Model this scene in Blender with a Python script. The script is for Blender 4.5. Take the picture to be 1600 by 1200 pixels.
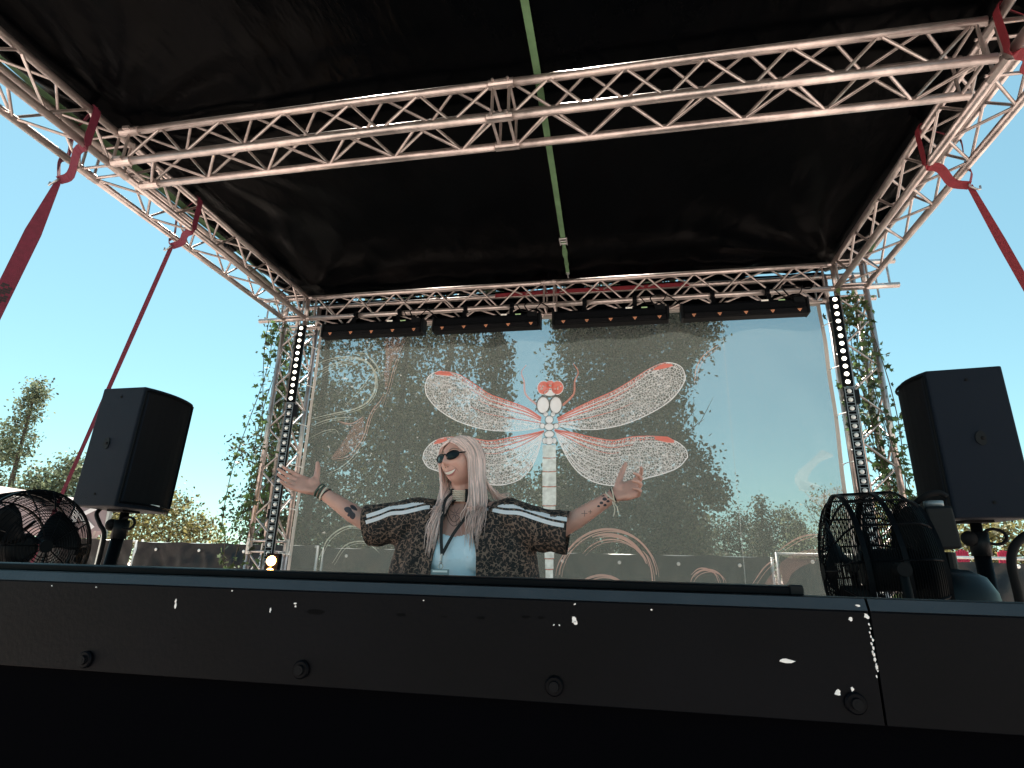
import bpy, bmesh, math, random
import numpy as np
from mathutils import Vector, Matrix, Quaternion, noise
from mathutils.bvhtree import BVHTree
R = math.radians
for o in list(bpy.data.objects): bpy.data.objects.remove(o)
SC = bpy.context.scene
COL = SC.collection
random.seed(7); RNG = np.random.default_rng(7)

# ------------------------------------------------------------------ camera
cd = bpy.data.cameras.new('camera'); cam = bpy.data.objects.new('camera', cd); COL.objects.link(cam)
cd.sensor_width = 36.0; cd.lens = 20.38; cd.clip_start = 0.05; cd.clip_end = 900
_r = Vector((0.98262754, 0.18378772, 0.02579129)); _u = Vector((0.03173215, -0.30330437, 0.95236523)); _f = Vector((-0.18285565, 0.93500189, 0.3038672))
cam.matrix_world = Matrix(((_r.x, _u.x, -_f.x, 0), (_r.y, _u.y, -_f.y, 0), (_r.z, _u.z, -_f.z, 0), (0, 0, 0, 1)))
SC.camera = cam
GROUND = -1.75; DECK = -1.16

# ------------------------------------------------------------------ sky, sun, exposure
SUN_EL, SUN_AZ = 63.0, -30.0        # azimuth measured from +y (straight behind the stage) towards +x
w = bpy.data.worlds.new('World'); SC.world = w; w.use_nodes = True
nt = w.node_tree; nt.nodes.clear()
sky = nt.nodes.new('ShaderNodeTexSky'); sky.sky_type = 'NISHITA'; sky.sun_disc = False
sky.sun_elevation = R(SUN_EL); sky.sun_rotation = R(SUN_AZ); sky.altitude = 100; sky.air_density = 1.0; sky.dust_density = 0.15; sky.ozone_density = 0.6
tint = nt.nodes.new('ShaderNodeMix'); tint.data_type = 'RGBA'; tint.blend_type = 'MULTIPLY'; tint.inputs[0].default_value = 1.0
tint.inputs[7].default_value = (0.80, 1.16, 1.05, 1)
bg = nt.nodes.new('ShaderNodeBackground'); bg.inputs[1].default_value = 0.100
ow = nt.nodes.new('ShaderNodeOutputWorld')
gm = nt.nodes.new('ShaderNodeGamma'); gm.inputs[1].default_value = 0.66
nt.links.new(sky.outputs[0], gm.inputs[0]); nt.links.new(gm.outputs[0], tint.inputs[6]); nt.links.new(tint.outputs[2], bg.inputs[0]); nt.links.new(bg.outputs[0], ow.inputs[0])
sl = bpy.data.lights.new('sun', 'SUN'); sun = bpy.data.objects.new('sun', sl); COL.objects.link(sun)
sl.energy = 5.0; sl.angle = R(0.5); sl.color = (1.0, 0.93, 0.82)
_sd = Vector((math.sin(R(SUN_AZ)) * math.cos(R(SUN_EL)), math.cos(R(SUN_AZ)) * math.cos(R(SUN_EL)), math.sin(R(SUN_EL))))
sun.rotation_euler = _sd.to_track_quat('Z', 'Y').to_euler(); sun.location = _sd * 40
SC.view_settings.view_transform = 'Standard'; SC.view_settings.look = 'None'
SC.view_settings.exposure = 1.62; SC.view_settings.gamma = 1.0; SC.view_settings.use_curve_mapping = False

# ------------------------------------------------------------------ materials
def mat(name, col, rough=0.6, metal=0.0, var=0.0, vscale=8.0, bump=0.0, bscale=40.0, col2=None, trans=0.0, emit=None, estr=0.0, spec=0.5, alpha=1.0, island=0.0, stretch=None):
    m = bpy.data.materials.new(name); m.use_nodes = True
    n = m.node_tree.nodes; l = m.node_tree.links; b = n['Principled BSDF']; out = n['Material Output']
    b.inputs['Base Color'].default_value = (*col, 1); b.inputs['Roughness'].default_value = rough; b.inputs['Metallic'].default_value = metal
    b.inputs['Specular IOR Level'].default_value = spec
    tc = n.new('ShaderNodeTexCoord'); src = tc.outputs['Object']
    if stretch:
        mp = n.new('ShaderNodeMapping'); mp.inputs['Scale'].default_value = stretch; l.new(src, mp.inputs[0]); src = mp.outputs[0]
    csock = None
    if var > 0 or col2:
        tx = n.new('ShaderNodeTexNoise'); tx.inputs['Scale'].default_value = vscale; tx.inputs['Detail'].default_value = 5; l.new(src, tx.inputs['Vector'])
        rp = n.new('ShaderNodeValToRGB'); c2 = col2 or tuple(c * (1 - var) for c in col)
        rp.color_ramp.elements[0].position = 0.35; rp.color_ramp.elements[1].position = 0.65
        rp.color_ramp.elements[0].color = (*c2, 1); rp.color_ramp.elements[1].color = (*col, 1)
        l.new(tx.outputs['Fac'], rp.inputs[0]); csock = rp.outputs[0]
    if island > 0:
        g = n.new('ShaderNodeNewGeometry'); mr = n.new('ShaderNodeMapRange'); mr.inputs[3].default_value = 1 - island; mr.inputs[4].default_value = 1 + island
        l.new(g.outputs['Random Per Island'], mr.inputs[0])
        mx = n.new('ShaderNodeMix'); mx.data_type = 'RGBA'; mx.blend_type = 'MULTIPLY'; mx.inputs[0].default_value = 1
        if csock: l.new(csock, mx.inputs[6])
        else: mx.inputs[6].default_value = (*col, 1)
        l.new(mr.outputs[0], mx.inputs[7]); csock = mx.outputs[2]
    if csock: l.new(csock, b.inputs['Base Color'])
    if bump > 0:
        tb = n.new('ShaderNodeTexNoise'); tb.inputs['Scale'].default_value = bscale; tb.inputs['Detail'].default_value = 6; l.new(src, tb.inputs['Vector'])
        bp_ = n.new('ShaderNodeBump'); bp_.inputs['Strength'].default_value = bump; bp_.inputs['Distance'].default_value = 0.02
        l.new(tb.outputs['Fac'], bp_.inputs['Height']); l.new(bp_.outputs[0], b.inputs['Normal'])
    if emit: b.inputs['Emission Color'].default_value = (*emit, 1); b.inputs['Emission Strength'].default_value = estr
    sh = b.outputs[0]
    if trans > 0:
        t = n.new('ShaderNodeBsdfTranslucent'); mx = n.new('ShaderNodeMixShader'); mx.inputs[0].default_value = trans
        if csock: l.new(csock, t.inputs[0])
        else: t.inputs[0].default_value = (*col, 1)
        l.new(sh, mx.inputs[1]); l.new(t.outputs[0], mx.inputs[2]); sh = mx.outputs[0]
    if alpha < 1:
        t = n.new('ShaderNodeBsdfTransparent'); mx = n.new('ShaderNodeMixShader'); mx.inputs[0].default_value = alpha
        l.new(t.outputs[0], mx.inputs[1]); l.new(sh, mx.inputs[2]); sh = mx.outputs[0]
    l.new(sh, out.inputs[0])
    return m

M = {}
M['alu'] = mat('aluminium tube', (0.60, 0.53, 0.51), 0.34, 0.85, var=0.35, vscale=9, bump=0.12, bscale=60)
M['steel'] = mat('galvanised steel', (0.5, 0.5, 0.5), 0.4, 0.8, var=0.3, vscale=20)
M['tarp'] = mat('black tarpaulin', (0.0006, 0.0009, 0.0014), 0.27, var=0.3, vscale=3, bump=1.0, bscale=5, stretch=(1.0, 0.35, 1.0), spec=0.022)
M['black'] = mat('black painted metal', (0.0025, 0.0032, 0.0045), 0.45, bump=0.05, bscale=200, spec=.05)
M['blackpl'] = mat('black plastic', (0.003, 0.004, 0.0055), 0.5, spec=.15)
M['rubber'] = mat('black rubber', (0.005, 0.005, 0.006), 0.7, spec=.12)
M['cab'] = mat('speaker paint', (0.0034, 0.0072, 0.0145), 0.55, bump=0.35, bscale=420, spec=.12)
M['grille'] = mat('speaker grille', (0.004, 0.0045, 0.006), 0.7, bump=0.3, bscale=500, spec=.1)
M['red'] = mat('dark red webbing', (0.125, 0.008, 0.030), 0.75, bump=0.3, bscale=300, var=0.2, vscale=30)
M['redr'] = mat('bright red webbing', (0.18, 0.009, 0.019), 0.75, bump=0.3, bscale=300, var=0.2, vscale=30)
M['green'] = mat('green webbing', (0.10, 0.20, 0.095), 0.8, var=0.25, vscale=12, bump=0.3, bscale=300)
M['ink'] = mat('black print', (0.015, 0.012, 0.015), 0.8)
M['white'] = mat('white sticker', (0.75, 0.75, 0.72), 0.5)
M['greenst'] = mat('green sticker', (0.35, 0.55, 0.3), 0.5)
M['orange'] = mat('warning sticker', (0.55, 0.24, 0.13), 0.6)
M['led_on'] = mat('lit diode', (0.9, 0.88, 0.8), 0.3, emit=(1.0, 0.93, 0.78), estr=1.3)
M['led_off'] = mat('diode lens', (0.72, 0.74, 0.74), 0.2)
M['ledframe'] = mat('diode frame', (0.18, 0.21, 0.23), 0.35, 0.3)
M['bulb_halo'] = mat('orange halo shell', (1, 0.8, 0.5), 0.3, emit=(1.0, 0.40, 0.10), estr=9)  # orange emission stands in for the halo around each lamp core
M['booth'] = mat('black booth panel', (0.0020, 0.0021, 0.0034), 0.5, var=0.35, vscale=7, bump=0.06, bscale=160, spec=0.06)
M['boothsheen'] = mat('booth edge with sky sheen', (0.03, 0.034, 0.04), 0.36, 0.3, var=0.25, vscale=10, bump=0.05, bscale=150)  # base lightened to paint in the sky's sheen along the bevel
M['steel2'] = mat('worn dark steel', (0.004, 0.004, 0.005), 0.6, spec=.08)
M['chip'] = mat('bare chipped spot', (0.72, 0.68, 0.66), 0.6)
M['cloth'] = mat('black molton', (0.0012, 0.0012, 0.0018), 0.95, spec=0.01)
M['deck'] = mat('stage deck', (0.06, 0.055, 0.05), 0.7, var=0.4, vscale=3)
M['ground'] = mat('dry ground', (0.62, 0.50, 0.455), 0.95, col2=(0.50, 0.41, 0.36), vscale=0.6, bump=0.6, bscale=6)
M['ftarp'] = mat('fence tarpaulin', (0.008, 0.010, 0.013), 0.45, var=0.3, vscale=4, spec=.3, bump=0.8, bscale=5)
M['tent'] = mat('canopy cloth', (0.62, 0.52, 0.50), 0.8, trans=0.35)
M['valance'] = mat('canopy valance', (0.30, 0.24, 0.25), 0.8, trans=0.2, var=0.2, vscale=3)
M['bark'] = mat('bark', (0.09, 0.07, 0.05), 0.95, var=0.5, vscale=14, bump=0.8, bscale=20)
def leafmat(name, c, t=0.45): return mat(name, c, 0.55, trans=t, island=0.8)
M['leaf_dark'] = leafmat('dark leaves', (0.036, 0.045, 0.022))
M['leaf_mid'] = leafmat('olive leaves', (0.058, 0.062, 0.030))
M['leaf_pale'] = leafmat('pale leaves', (0.125, 0.150, 0.088))
M['leaf_yel'] = leafmat('yellowish leaves', (0.16, 0.145, 0.055))
M['leaf_far'] = leafmat('far leaves', (0.066, 0.072, 0.042))
M['ivy'] = leafmat('ivy leaves', (0.055, 0.095, 0.030), 0.35)
M['redcloth'] = mat('red cloth', (0.45, 0.02, 0.06), 0.8)

# ------------------------------------------------------------------ mesh helpers
def frame(d):
    d = Vector(d).normalized(); a = Vector((0, 0, 1)) if abs(d.z) < 0.9 else Vector((1, 0, 0))
    x = d.cross(a).normalized(); y = d.cross(x).normalized(); return x, y, d
class MB:
    def __init__(s): s.v = []; s.f = []
    def add(s, vs, fs):
        k = len(s.v); s.v += [Vector(p) for p in vs]; s.f += [tuple(i + k for i in f) for f in fs]; return s
    def box(s, c, size, rot=None):
        x, y, z = [q / 2 for q in size]; c = Vector(c)
        vs = [Vector((a * x, b * y, d * z)) for d in (-1, 1) for b in (-1, 1) for a in (-1, 1)]
        if rot is not None: vs = [rot @ p for p in vs]
        return s.add([c + p for p in vs], [(0, 2, 3, 1), (4, 5, 7, 6), (0, 1, 5, 4), (2, 6, 7, 3), (0, 4, 6, 2), (1, 3, 7, 5)])
    def tube(s, pts, r, seg=8, caps=True, flat=1.0, closed=False):
        pts = [Vector(p) for p in pts]; n = len(pts); rs = r if isinstance(r, (list, tuple)) else [r] * n
        rings = []; prev = None
        for i in range(n):
            a = pts[i - 1] if (i > 0 or closed) else pts[i]; b = pts[(i + 1) % n] if (i < n - 1 or closed) else pts[i]
            d = (b - a).normalized() if (b - a).length > 1e-9 else Vector((0, 0, 1))
            if prev is None: x, y, _ = frame(d)
            else:
                x = prev - d * prev.dot(d)
                x = x.normalized() if x.length > 1e-6 else frame(d)[0]
                y = d.cross(x)
            prev = x
            rings.append([pts[i] + (x * math.cos(t) + y * math.sin(t) * flat) * rs[i] for t in [2 * math.pi * k / seg for k in range(seg)]])
        vs = [p for q in rings for p in q]; fs = []
        for i in range(n if closed else n - 1):
            j = (i + 1) % n
            for k in range(seg): fs.append((i * seg + k, i * seg + (k + 1) % seg, j * seg + (k + 1) % seg, j * seg + k))
        if caps and not closed: fs.append(tuple(range(seg - 1, -1, -1))); fs.append(tuple((n - 1) * seg + k for k in range(seg)))
        return s.add(vs, fs)
    def cyl(s, a, b, r, seg=12, r2=None): return s.tube([a, b], [r, r if r2 is None else r2], seg)
    def loft(s, rings, caps=True):          # rings: lists of points, all of one length
        n = len(rings[0]); vs = [p for q in rings for p in q]; fs = []
        for i in range(len(rings) - 1):
            for k in range(n): fs.append((i * n + k, i * n + (k + 1) % n, (i + 1) * n + (k + 1) % n, (i + 1) * n + k))
        if caps: fs.append(tuple(range(n - 1, -1, -1))); fs.append(tuple((len(rings) - 1) * n + k for k in range(n)))
        return s.add(vs, fs)
    def grid(s, rows):                       # rows of points
        n = len(rows[0]); vs = [p for q in rows for p in q]; fs = []
        for i in range(len(rows) - 1):
            for k in range(n - 1): fs.append((i * n + k, i * n + k + 1, (i + 1) * n + k + 1, (i + 1) * n + k))
        return s.add(vs, fs)
    def ell(s, c, rx, ry, rz, rot=None, nu=20, nv=12):
        c = Vector(c); rings = []
        for i in range(nv + 1):
            t = math.pi * (0.001 + 0.998 * i / nv); rings.append([])
            for k in range(nu):
                a = 2 * math.pi * k / nu
                p = Vector((rx * math.sin(t) * math.cos(a), ry * math.sin(t) * math.sin(a), rz * math.cos(t)))
                rings[-1].append(c + (rot @ p if rot is not None else p))
        return s.loft(rings[::-1])
    def prism(s, poly, h0, h1, ax='z'):      # polygon in plane, extruded
        def P(p, h): return {'z': (p[0], p[1], h), 'y': (p[0], h, p[1]), 'x': (h, p[0], p[1])}[ax]
        n = len(poly); vs = [P(p, h0) for p in poly] + [P(p, h1) for p in poly]
        fs = [tuple(range(n))[::-1], tuple(range(n, 2 * n))] + [(i, (i + 1) % n, n + (i + 1) % n, n + i) for i in range(n)]
        return s.add(vs, fs)
    def mesh(s, name, m, off=Vector((0, 0, 0)), smooth=False):
        me = bpy.data.meshes.new(name); me.from_pydata([tuple(p - off) for p in s.v], [], s.f); me.materials.append(m)
        bm = bmesh.new(); bm.from_mesh(me); bmesh.ops.recalc_face_normals(bm, faces=bm.faces); bm.to_mesh(me); bm.free()
        if smooth:
            me.polygons.foreach_set('use_smooth', [len(p.vertices) == 4 for p in me.polygons])
        return me
    def build(s, name, m, parent=None, smooth=False, local=False, bevel=0.0):
        off = Vector((0, 0, 0)) if (parent is None or local) else ORG[parent.name]
        me = s.mesh(name, m, off, smooth)
        o = link(name, me, parent)
        if bevel:
            b = o.modifiers.new('bevel', 'BEVEL'); b.width = bevel; b.segments = 2; b.limit_method = 'ANGLE'
        if parent is not None: ORG[o.name] = off
        return o
ORG = {}
def link(name, me, parent=None):
    o = bpy.data.objects.new(name, me); COL.objects.link(o)
    if parent is not None: o.parent = parent
    return o
def tag(o, label=None, cat=None, group=None, kind=None):
    if label: o['label'] = label
    if cat: o['category'] = cat
    if group: o['group'] = group
    if kind: o['kind'] = kind
    return o
def thing(name, label, cat, loc=(0, 0, 0), group=None, rot=None):
    o = bpy.data.objects.new(name, None); COL.objects.link(o); o.location = loc; o.empty_display_size = 0.1
    if rot is not None: o.rotation_euler = rot
    ORG[o.name] = Vector(loc); return tag(o, label, cat, group)
def ribbon(pts, width, nrm_fn, thick=0.003):     # flat strap along points, wide side across nrm
    mb = MB(); pts = [Vector(p) for p in pts]; rings = []
    for i, p in enumerate(pts):
        d = (pts[min(i + 1, len(pts) - 1)] - pts[max(i - 1, 0)]).normalized(); n = Vector(nrm_fn(i, p, d)); n = (n - d * n.dot(d)).normalized(); s = d.cross(n)
        wd = width[i] if isinstance(width, (list, tuple)) else width
        rings.append([p + s * wd / 2 + n * thick / 2, p - s * wd / 2 + n * thick / 2, p - s * wd / 2 - n * thick / 2, p + s * wd / 2 - n * thick / 2])
    return mb.loft(rings)
def smoothpath(pts, k=6):                         # Catmull-Rom
    P = [Vector(p) for p in pts]; P = [P[0] * 2 - P[1]] + P + [P[-1] * 2 - P[-2]]; out = []
    for i in range(1, len(P) - 2):
        for j in range(k):
            t = j / k; a, b, c, d = P[i - 1:i + 3]
            out.append(0.5 * ((2 * b) + (c - a) * t + (2 * a - 5 * b + 4 * c - d) * t * t + (3 * b - a - 3 * c + d) * t ** 3))
    out.append(P[-2]); return out

# ------------------------------------------------------------------ ground and deck
g = MB().grid([[(x, y, GROUND + (0.0 if abs(x) < 30 and y < 30 else 0.0)) for x in np.linspace(-400, 400, 9)] for y in np.linspace(-300, 500, 9)])
tag(g.build('ground', M['ground']), kind='structure')
dk = thing('stage_deck', 'low dark stage deck the whole set stands on, hidden behind the booth', 'stage', (-0.66, 3.4, GROUND))
for i in range(5):
    for j in range(3):
        MB().box((-0.66 + (i - 2) * 1.25, 2.0 + j * 1.6 + 0.2, DECK - 0.05), (1.244, 1.594, 0.1)).build('deck_panel', M['deck'], dk)
fr = MB()
for x in np.linspace(-3.6, 2.3, 6):
    for y in (1.5, 3.4, 6.0): fr.cyl((x, y, GROUND), (x, y, DECK - 0.1), 0.024, 8)
fr.build('deck_leg', M['alu'], dk)

# ------------------------------------------------------------------ trusses
XL, XR, YR, YM, ZU, A = -3.2564, 1.9364, 5.1408, 2.639, 2.7143, 0.24
RC, RB = 0.025, 0.0095
_bm = {}
def brace_mesh(L):
    k = round(L, 3)
    if k not in _bm:
        _bm[k] = MB().tube([(0, 0, 0), (0, 0, k)], RB, 7, caps=False).mesh('brace', M['alu'], smooth=True)
    return _bm[k]
def brace(p, q, root):
    p, q = Vector(p), Vector(q); o = link('brace', brace_mesh((q - p).length), root)
    o.location = p - ORG[root.name]; o.rotation_mode = 'QUATERNION'; o.rotation_quaternion = (q - p).to_track_quat('Z', 'Y')
_cm = {}
def chord(p, q, root, name='chord', r=RC):
    p, q = Vector(p), Vector(q); L = round((q - p).length, 3); k = (L, r)
    if k not in _cm: _cm[k] = MB().tube([(0, 0, 0), (0, 0, L)], r, 14).mesh('chord', M['alu'], smooth=True)
    o = link(name, _cm[k], root); o.location = p - ORG[root.name]; o.rotation_mode = 'QUATERNION'; o.rotation_quaternion = (q - p).to_track_quat('Z', 'Y')
def truss(root, o0, d, a, b, sections, flip=0):
    """four chords from corner o0 along unit d; cross-section spanned by a and b (length A); each section = (start, end)"""
    d, a, b, o0 = Vector(d), Vector(a), Vector(b), Vector(o0)
    cs = [o0, o0 + a, o0 + a + b, o0 + b]
    for s0, s1 in sections:
        for c in cs:
            chord(c + d * s0, c + d * s1, root)
        nz = max(4, round((s1 - s0 - 0.12) / 0.222)); st = (s1 - s0 - 0.12) / nz
        for fi in range(4):
            c0, c1 = cs[fi], cs[(fi + 1) % 4]
            dirn = (c1 - c0).normalized()
            for k in range(nz):
                u0 = s0 + 0.06 + k * st; u1 = u0 + st; up = (k + (0, 0, 1, 0)[fi] + flip) % 2 == 0
                g_ = 0.016
                brace((c0 if up else c1) + d * (u0 + g_) + dirn * (RC * .8 if up else -RC * .8), (c1 if up else c0) + d * (u1 - g_) + dirn * (-RC * .8 if up else RC * .8), root)
            for u in (s0 + 0.045, s1 - 0.045):
                brace(c0 + d * u + dirn * RC * .8, c1 + d * u - dirn * RC * .8, root)
    for (s0, s1), (t0, t1) in zip(sections, sections[1:]):
        for c in cs:
            cp = MB(); m_ = c + d * (s1 + t0) / 2
            cp.cyl(m_ - d * 0.075, m_ + d * 0.075, RC + 0.0035, 14)
            x, y, _ = frame(d)
            for q in (-0.045, 0.045): cp.cyl(m_ + d * q - x * 0.036, m_ + d * q + x * 0.036, 0.006, 6); cp.cyl(m_ + d * q + x * .034, m_ + d * q + x * .044, 0.009, 6)
            cp.build('coupler', M['alu'], root)
W = XR - XL
t = thing('roof_truss', 'silver box truss crossing the middle of the black roof from side to side', 'truss', (XL, YM, ZU - A), 'aluminium stage trusses')
truss(t, (XL + 0.03, YM, ZU - A), (1, 0, 0), (0, 0, A), (0, A, 0), [(0.02, W / 2 - 0.004), (W / 2 + 0.004, W - 0.08)])
for c in ((0, 0), (0, A), (A, 0)):
    cl = MB(); cl.cyl((XL + .03, YM + c[1], ZU - A + c[0]), (XL + .17, YM + c[1], ZU - A + c[0]), RC + .004, 14)
    cl.box((XL + .10, YM + c[1] - .03, ZU - A + c[0]), (.05, .03, .02)); cl.build('coupler', M['alu'], t)
t = thing('roof_truss', 'silver box truss along the back of the roof above the light bars', 'truss', (XL, YR, ZU - A), 'aluminium stage trusses')
truss(t, (XL, YR, ZU - A), (1, 0, 0), (0, 0, A), (0, A, 0), [(0.05, W / 2 - 0.004), (W / 2 + 0.004, W - 0.05)], 1)
for (y, z) in ((YR, ZU - A), (YR, ZU), (YR + A, ZU - A), (YR + A, ZU)):
    for x0, x1 in ((XL - A - 0.30, XL + 0.05), (XR - 0.05, XR + A + 0.27)):
        chord((x0 + (0.1 if y > YR and x0 < 0 else 0), y, z), (x1 - (0.1 if y > YR and x0 > 0 else 0), y, z), t, 'stub')
for x in (XL - A - .22, XR + A + .2):
    for y in (YR, YR + A): brace((x, y, ZU - A), (x, y, ZU), t)
for nm, x0, sgn, lab in (('l', XL, -1, 'silver box truss running along the left edge of the roof'), ('r', XR, 1, 'silver box truss running along the right edge of the roof')):
    t = thing('roof_truss', lab, 'truss', (x0, YR, ZU - A), 'aluminium stage trusses')
    truss(t, (x0, YR - 0.03, ZU - A), (0, -1, 0), (0, 0, A), (sgn * A, 0, 0), [(0.0, 2.40), (2.408, 5.0)], 0 if sgn < 0 else 1)
    t = thing('tower_truss', 'upright silver truss tower at the back %s corner with ivy hanging on it' % ('left' if sgn < 0 else 'right'), 'truss', (x0, YR, DECK), 'aluminium stage trusses')
    truss(t, (x0, YR, DECK), (0, 0, 1), (sgn * A, 0, 0), (0, A, 0), [(0.0, 1.30), (1.308, 3.60)], 0)
    for (dx, dy) in ((0, 0), (sgn * A, 0), (0, A), (sgn * A, A)):
        chord((x0 + dx, YR + dy, DECK + 3.6), (x0 + dx, YR + dy, ZU + 0.02), t, 'chord')

# ------------------------------------------------------------------ roof tarpaulin
def roofz(x, y):
    u = (x - XL) / W; v = (y - 0.2) / 5.0
    z = 0.016 * noise.noise(Vector((x * 2.2 + y * 0.5, y * 0.55 - x * .3, 1.3))) + 0.008 * noise.noise(Vector((x * 5 + y * 1.6, y * 1.3, 4.1)))
    for (cx, cy) in ((XL, 5.2), (XR, 5.2), (XL, 2.7)):          # folds that fan out from the lashed corners
        dx, dy = x - cx, y - cy; rr = math.hypot(dx, dy); an = math.atan2(dy, dx)
        z += 0.011 * math.sin(an * 17 + 1.3 * noise.noise(Vector((x, y, 7)))) * math.exp(-((rr - .75) / 0.7) ** 2)
    ed = max(0.0, (y - 4.7) / 0.5); z += 0.022 * ed * noise.noise(Vector((x * 4.2, y * 3, 2)))
    return ZU + RC + 0.055 + z
tr = thing('roof_tarp', 'black tarpaulin stretched over the truss frame as a wrinkled roof', 'tarpaulin', (-0.66, 2.7, ZU))
nx, ny = 150, 150
rows = [[(XL - A - .02 + (W + 2 * A + .04) * i / nx, 0.05 + 5.36 * j / ny, 0) for i in range(nx + 1)] for j in range(ny + 1)]
rows = [[(x, y, roofz(x, y)) for (x, y, _) in q] for q in rows]
mb = MB().grid(rows); o = mb.build('tarp_sheet', M['tarp'], tr, smooth=True)
sm = o.modifiers.new('solid', 'SOLIDIFY'); sm.thickness = 0.002; sm.offset = 1

rows = []
for z in np.linspace(0, 1, 14):
    rows.append([(x, 5.425 + .012 * noise.noise(Vector((x * 3, z * 2, 5))) + .010 * math.sin(x * 9 + z) * z, ZU + .075 - z * .335 + .012 * math.sin(x * 5.3) * z) for x in np.linspace(XL - .02, XR + .02, 110)])
MB().grid(rows).build('tarp_flap', M['tarp'], tr, smooth=True)

# ------------------------------------------------------------------ straps
def strap_thing(name, label, pts, width, m, nrm, group=None):
    t = thing(name, label, 'strap', pts[0], group); ribbon(pts, width, nrm).build('webbing', m, t); return t
gx = [(-0.40, 0.1), (-0.41, 1.2), (-0.415, 2.1), (-0.415, 2.62), (-0.43, 3.6), (-0.447, 4.44)]
t = thing('green_strap', 'green lashing strap with a metal buckle running under the middle of the black roof', 'strap', (-0.42, 2.6, 2.73), 'green lashing straps')
ribbon([(x, y, ZU + RC + .018) for x, y in gx], 0.042, lambda i, p, d: (0, 0, 1)).build('webbing', M['green'], t)
ribbon(smoothpath([(-0.447, 4.47, ZU + .036), (-.452, 4.65, ZU + .026), (-.457, 4.85, ZU + .036), (-.462, 5.03, ZU + .03)], 4), [.045, .03, .036, .045, .05, .04, .032, .036, .042, .034, .03, .036, .03], lambda i, p, d: (math.sin(i * 1.1) * .5, 0, 1)).build('webbing', M['green'], t)
bk = MB()
for sx in (-1, 1): bk.box((-0.447 + sx * .030, 4.455, ZU + .03), (.007, .10, .02))
for yy in (4.41, 4.45, 4.49): bk.cyl((-.477, yy, ZU + .03), (-.417, yy, ZU + .03), .007, 8)
bk.build('buckle', M['steel'], t)
hk = MB(); hk.tube(smoothpath([(-.462, 5.02, ZU + .03), (-.462, 5.06, ZU + .01), (-.463, 5.10, ZU + .02), (-.463, 5.13, ZU + .035)], 4), .006, 8)
hk.tube([(-.462 + .016 * math.cos(a), 5.03 + .02 * math.sin(a), ZU + .028) for a in np.linspace(0, 2 * math.pi, 13)[:-1]], .004, 6, closed=True); hk.build('hook', M['steel'], t)
for x0, lab in ((XL - A + .03, 'green lashing strap lying along the outside of the left roof truss'), (XR + A - .03, 'green lashing strap lying along the outside of the right roof truss')):
    pp = smoothpath([(x0, 0.3, ZU + .034), (x0 + .012, 1.5, ZU + .034), (x0 - .01, 2.4, ZU + .034), (x0 + .01, 3.4, ZU + .034), (x0, 4.4, ZU + .034), (x0, 4.9, ZU - .02)], 5)
    t = thing('green_strap', lab, 'strap', pp[0], 'green lashing straps')
    ribbon(pp, .05, lambda i, p, d: (math.sin(i * .35) * .8, 0, 1)).build('webbing', M['green'], t)
    b = MB(); b.box((x0, 4.1, ZU + .02), (.06, .12, .03)); b.cyl((x0 - .03, 4.05, ZU), (x0 + .03, 4.05, ZU), .012, 8); b.build('buckle', M['blackpl'], t)
t = thing('red_strap', 'red strap stretched along the rear chord of the back truss above the light bars', 'strap', (-1.2, YR + A, ZU), 'red tie-down straps')
ribbon([(-1.25, YR + A - .03, ZU + .0), (-.6, YR + A - .034, ZU + .004), (.1, YR + A - .034, ZU - .004), (.7, YR + A - .03, ZU)], .04, lambda i, p, d: (0, 1, .2)).build('webbing', M['redr'], t)
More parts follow.
